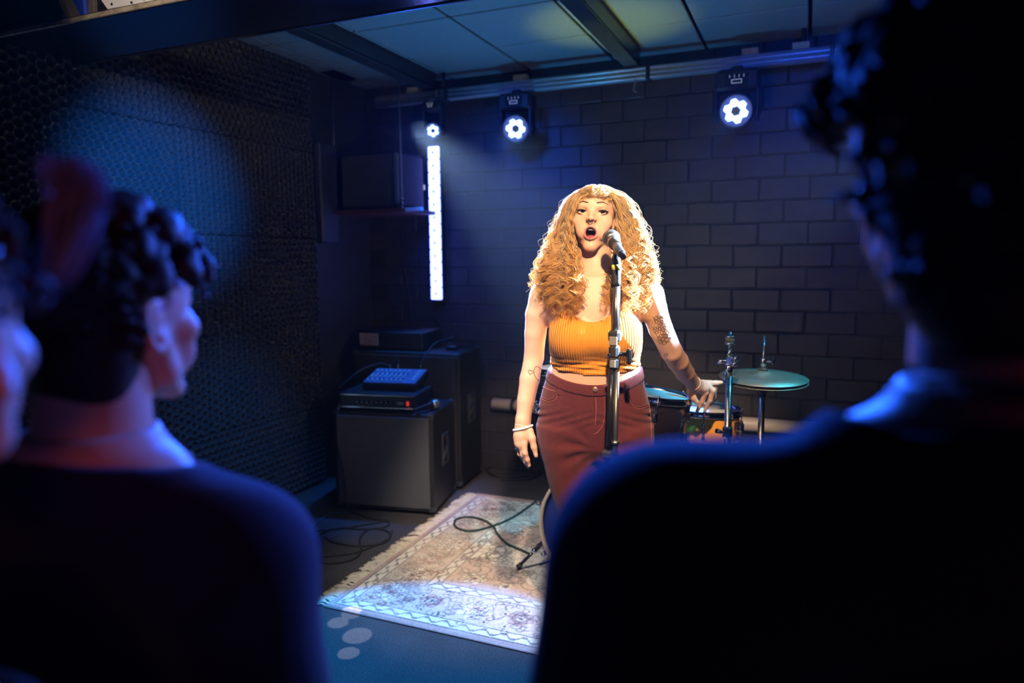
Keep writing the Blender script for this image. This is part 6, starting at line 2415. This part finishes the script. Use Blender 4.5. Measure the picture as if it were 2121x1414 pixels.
def curly_hair(seed, mat, lump, n_curl, curl_r, drop, top=1.0, side=1.0, nape=-70, tube_r=0.0024, label=None, front=-60, fringe=0):
    def fn(root, H_, Rm, sc):
        r = np.random.default_rng(seed)
        f = Field(H_(0, 0, 0) - 0.24 * sc, H_(0, 0, 0) + 0.24 * sc, 0.0055)
        f.ell(H_(0, 14, 20), np.array([75 * side, 95 * side, 80 * top]) * 0.001 * sc, 0.01, rot=Rm)
        f.ell(H_(0, 58, (nape + 30) / 2), np.array([62 * side, 44 * side, (40 - nape) / 2 + 6]) * 0.001 * sc, 0.03, rot=Rm)

        def cut(X, Y, Zz):
            P = np.stack(np.broadcast_arrays(X, Y, Zz), -1) - H_(0, 0, 0)
            L = (P @ Rm) * 1000 / sc
            x, y, z = L[..., 0], L[..., 1], L[..., 2]
            keep = np.maximum(y - 26 * 1.0, -1e3)
            a = np.minimum(46 + 0.0 * x - z, 24 - y)          # below the hairline and in front of the ears
            b = np.minimum(12 - z, 40 - y - 0.2 * np.abs(x))  # lower: only behind the ears
            return np.maximum(np.minimum(a, front * 0 + 1e3), np.minimum(b, 1e3)) * 0.001
        f.clip(cut)
        # lumps make the curly outline
        for k in range(lump):
            th, ph = r.uniform(0, 2 * math.pi), math.acos(r.uniform(-0.25, 1))
            d = np.array([math.sin(ph) * math.cos(th), math.sin(ph) * math.sin(th), math.cos(ph)])
            p = np.array([0, 14, 20]) + d * np.array([74 * side, 92 * side, 80 * top])
            if fringe:
                p = p + d * np.array([14, 30, 12]) * max(0.0, 0.35 - d[1])
            if p[1] < -30 and p[2] < (52 if not fringe else 34):
                continue
            if p[1] < 42 and p[2] < 26:
                continue
            rr = r.uniform(0.7, 1.25) * curl_r
            f.ell(H_(*p), np.array([rr, rr, rr]) * 0.001 * sc, 0.008)
        v, q_ = f.mesh()
        hb = raw_mesh('hair', v, q_, mat, root, True, {'t': np.full(len(v), 0.2)})
        if label:
            hb['label'] = label
        parts = []
        tries = 0
        while len(parts) < n_curl and tries < 20 * n_curl:
            tries += 1
            th, ph = r.uniform(0, 2 * math.pi), math.acos(r.uniform(-0.75, 1))
            d = np.array([math.sin(ph) * math.cos(th), math.sin(ph) * math.sin(th), math.cos(ph)])
            p = np.array([0, 14, 20]) + d * np.array([74 * side, 92 * side, 80 * top])
            if fringe:
                p = p + d * np.array([14, 30, 12]) * max(0.0, 0.35 - d[1])
            if p[2] < 26 and p[1] < 42 or (p[1] < -35 and p[2] < (48 if not fringe else 30)) or p[2] < nape:
                continue
            n_ = 26
            t = np.linspace(0, 1, n_)
            fall = np.array([d[0] * 0.5, d[1] * 0.5 - (0.25 if p[1] < 0 else 0), -0.8])
            L_ = r.uniform(0.6, 1.3) * drop
            cen = p[None] - d[None] * 4 + d[None] * (np.sin(t * math.pi) * curl_r * 0.8)[:, None] + fall[None] * (t * L_)[:, None]
            w_ = t * 2 * math.pi * r.uniform(1.0, 2.2) + r.uniform(0, 6)
            ax1 = np.cross(d, [0.3, 0.2, 1.0]); ax1 /= np.linalg.norm(ax1)
            ax2 = np.cross(ax1, fall / np.linalg.norm(fall))
            am = curl_r * 0.55 * np.clip(t * 3, 0, 1)
            Q = cen + ax1[None] * (np.cos(w_) * am)[:, None] + ax2[None] * (np.sin(w_) * am)[:, None]
            for z in range(3):
                jit = r.normal(0, 1.6, 3)
                parts.append((np.array([H_(*(c + jit)) for c in Q]), np.interp(t, [0, 0.2, 0.8, 1], [tube_r * 0.6, tube_r, tube_r * 0.9, tube_r * 0.3]) * sc, t))
        V_, F_, T_ = strands(parts, 4)
        o = raw_mesh('curls', V_, F_, mat, hb, True, {'t': T_})
        o['kind'] = 'stuff'
    return fn


def no_hair(root, H_, Rm, sc):
    pass


M_DARKHAIR = hair_material('dark_brown_hair', (0.012, 0.008, 0.006), (0.02, 0.013, 0.010), (0.035, 0.02, 0.014), 0.05, 0.62)
M_BLACKHAIR = hair_material('black_hair', (0.006, 0.005, 0.006), (0.009, 0.008, 0.009), (0.012, 0.010, 0.011), 0.04, 0.6)
M_NAVY = pmat('navy_cotton', (0.012, 0.015, 0.032), 0.9, var=0.15, scale=40, bump=0.3, bscale=500, sheen=0.12, spec=0.15)
M_COAT = pmat('black_cotton', (0.010, 0.010, 0.014), 0.85, var=0.2, scale=30, bump=0.3, bscale=400, sheen=0.12, spec=0.2)
M_BROWNCOLLAR = pmat('brown_rib', (0.22, 0.11, 0.06), 0.9, var=0.15, scale=60)
M_DARKTROUSER = pmat('dark_denim', (0.018, 0.02, 0.03), 0.85, var=0.15)


def ear_place(px, py, D, face, sc, side=-1, pitch=0.0):
    """head origin such that the ear on the given side falls on a pixel"""
    a = math.atan2(face[0], -face[1])
    R_ = rotm('Z', math.degrees(a)) @ rotm('X', pitch)
    return dep(px, py, D) - R_ @ (np.array([side * 70, 16, -14]) * 0.001 * sc)


f1 = np.array([-0.10, 1.0])
h1 = ear_place(318, 672, 0.78, f1, 1.0, -1, -4)
listener('listener with short dark curls seen from behind on the left', h1, f1, (-0.05, 1.0), None, M_NAVY, M_DARKTROUSER,
         curly_hair(3, M_DARKHAIR, 200, 420, 12, 22, top=1.28, side=1.06, nape=-116, tube_r=0.0017, fringe=1, label='short dark curly hair'), 1.0, 1.03, -4, M_BROWNCOLLAR, 0.18, 0.18, 0.085)
h2 = dep(2010, 330, 0.58)
listener('large dark silhouetted listener with curly hair on the right', h2, (-0.40, 1.0), (-0.62, 1.0), skin_material('skin_deep', 0.55), M_COAT, M_DARKTROUSER,
         curly_hair(8, M_BLACKHAIR, 220, 420, 17, 55, top=1.45, side=1.42, nape=-150, tube_r=0.0032, label='big black curly hair'), 1.05, 1.44, 0, None, 0.22, 0.22, 0.09)
p0_ = h0 = dep(-262, 670, 0.43)
r0 = listener('listener cut off by the left edge, cheek and forelock showing', h0, (-0.75, 1.0), (0.3, 1.0), None, M_COAT, M_DARKTROUSER,
         curly_hair(21, M_BLACKHAIR, 60, 120, 9, 30, top=1.12, side=1.08, nape=-80, label='dark hair'), 1.0, 0.80, 0, None, 0.27, 0.18, 0.13)
# forelock of the left-edge listener: a soft tuft standing off the forehead
def forelock(root):
    Mi = np.array(root.matrix_basis.inverted())
    r = np.random.default_rng(4)
    parts = []
    for k in range(150):
        a, b, c = r.normal(0, 0.008), r.normal(0, 0.006), r.normal(0, 0.003)
        pts = [dep(60, 640, 0.50), dep(120, 560, 0.50), dep(150 + r.normal(0, 8), 455, 0.50), dep(168 + r.normal(0, 14), 385 + r.normal(0, 14), 0.50), dep(140 + r.normal(0, 18), 352 + r.normal(0, 8), 0.50)]
        w_ = [0.3, 0.7, 1, 1, 1]
        P = spline([p + np.array([a, b, c]) * q for p, q in zip(pts, w_)], 22)
        P = P @ Mi[:3, :3].T + Mi[:3, 3]
        parts.append((P, np.linspace(0.0022, 0.0010, 22), np.linspace(0, 1, 22)))
    V_, F_, T_ = strands(parts, 4)
    o = raw_mesh('forelock', V_, F_, hair_material('blue_lit_hair', (0.02, 0.02, 0.03), (0.10, 0.15, 0.30), (0.12, 0.19, 0.36), 0.1, 0.6), root, True, {'t': T_})  # bluish strands: blue stage light put into the hair colour
    o['kind'] = 'stuff'


forelock(r0)
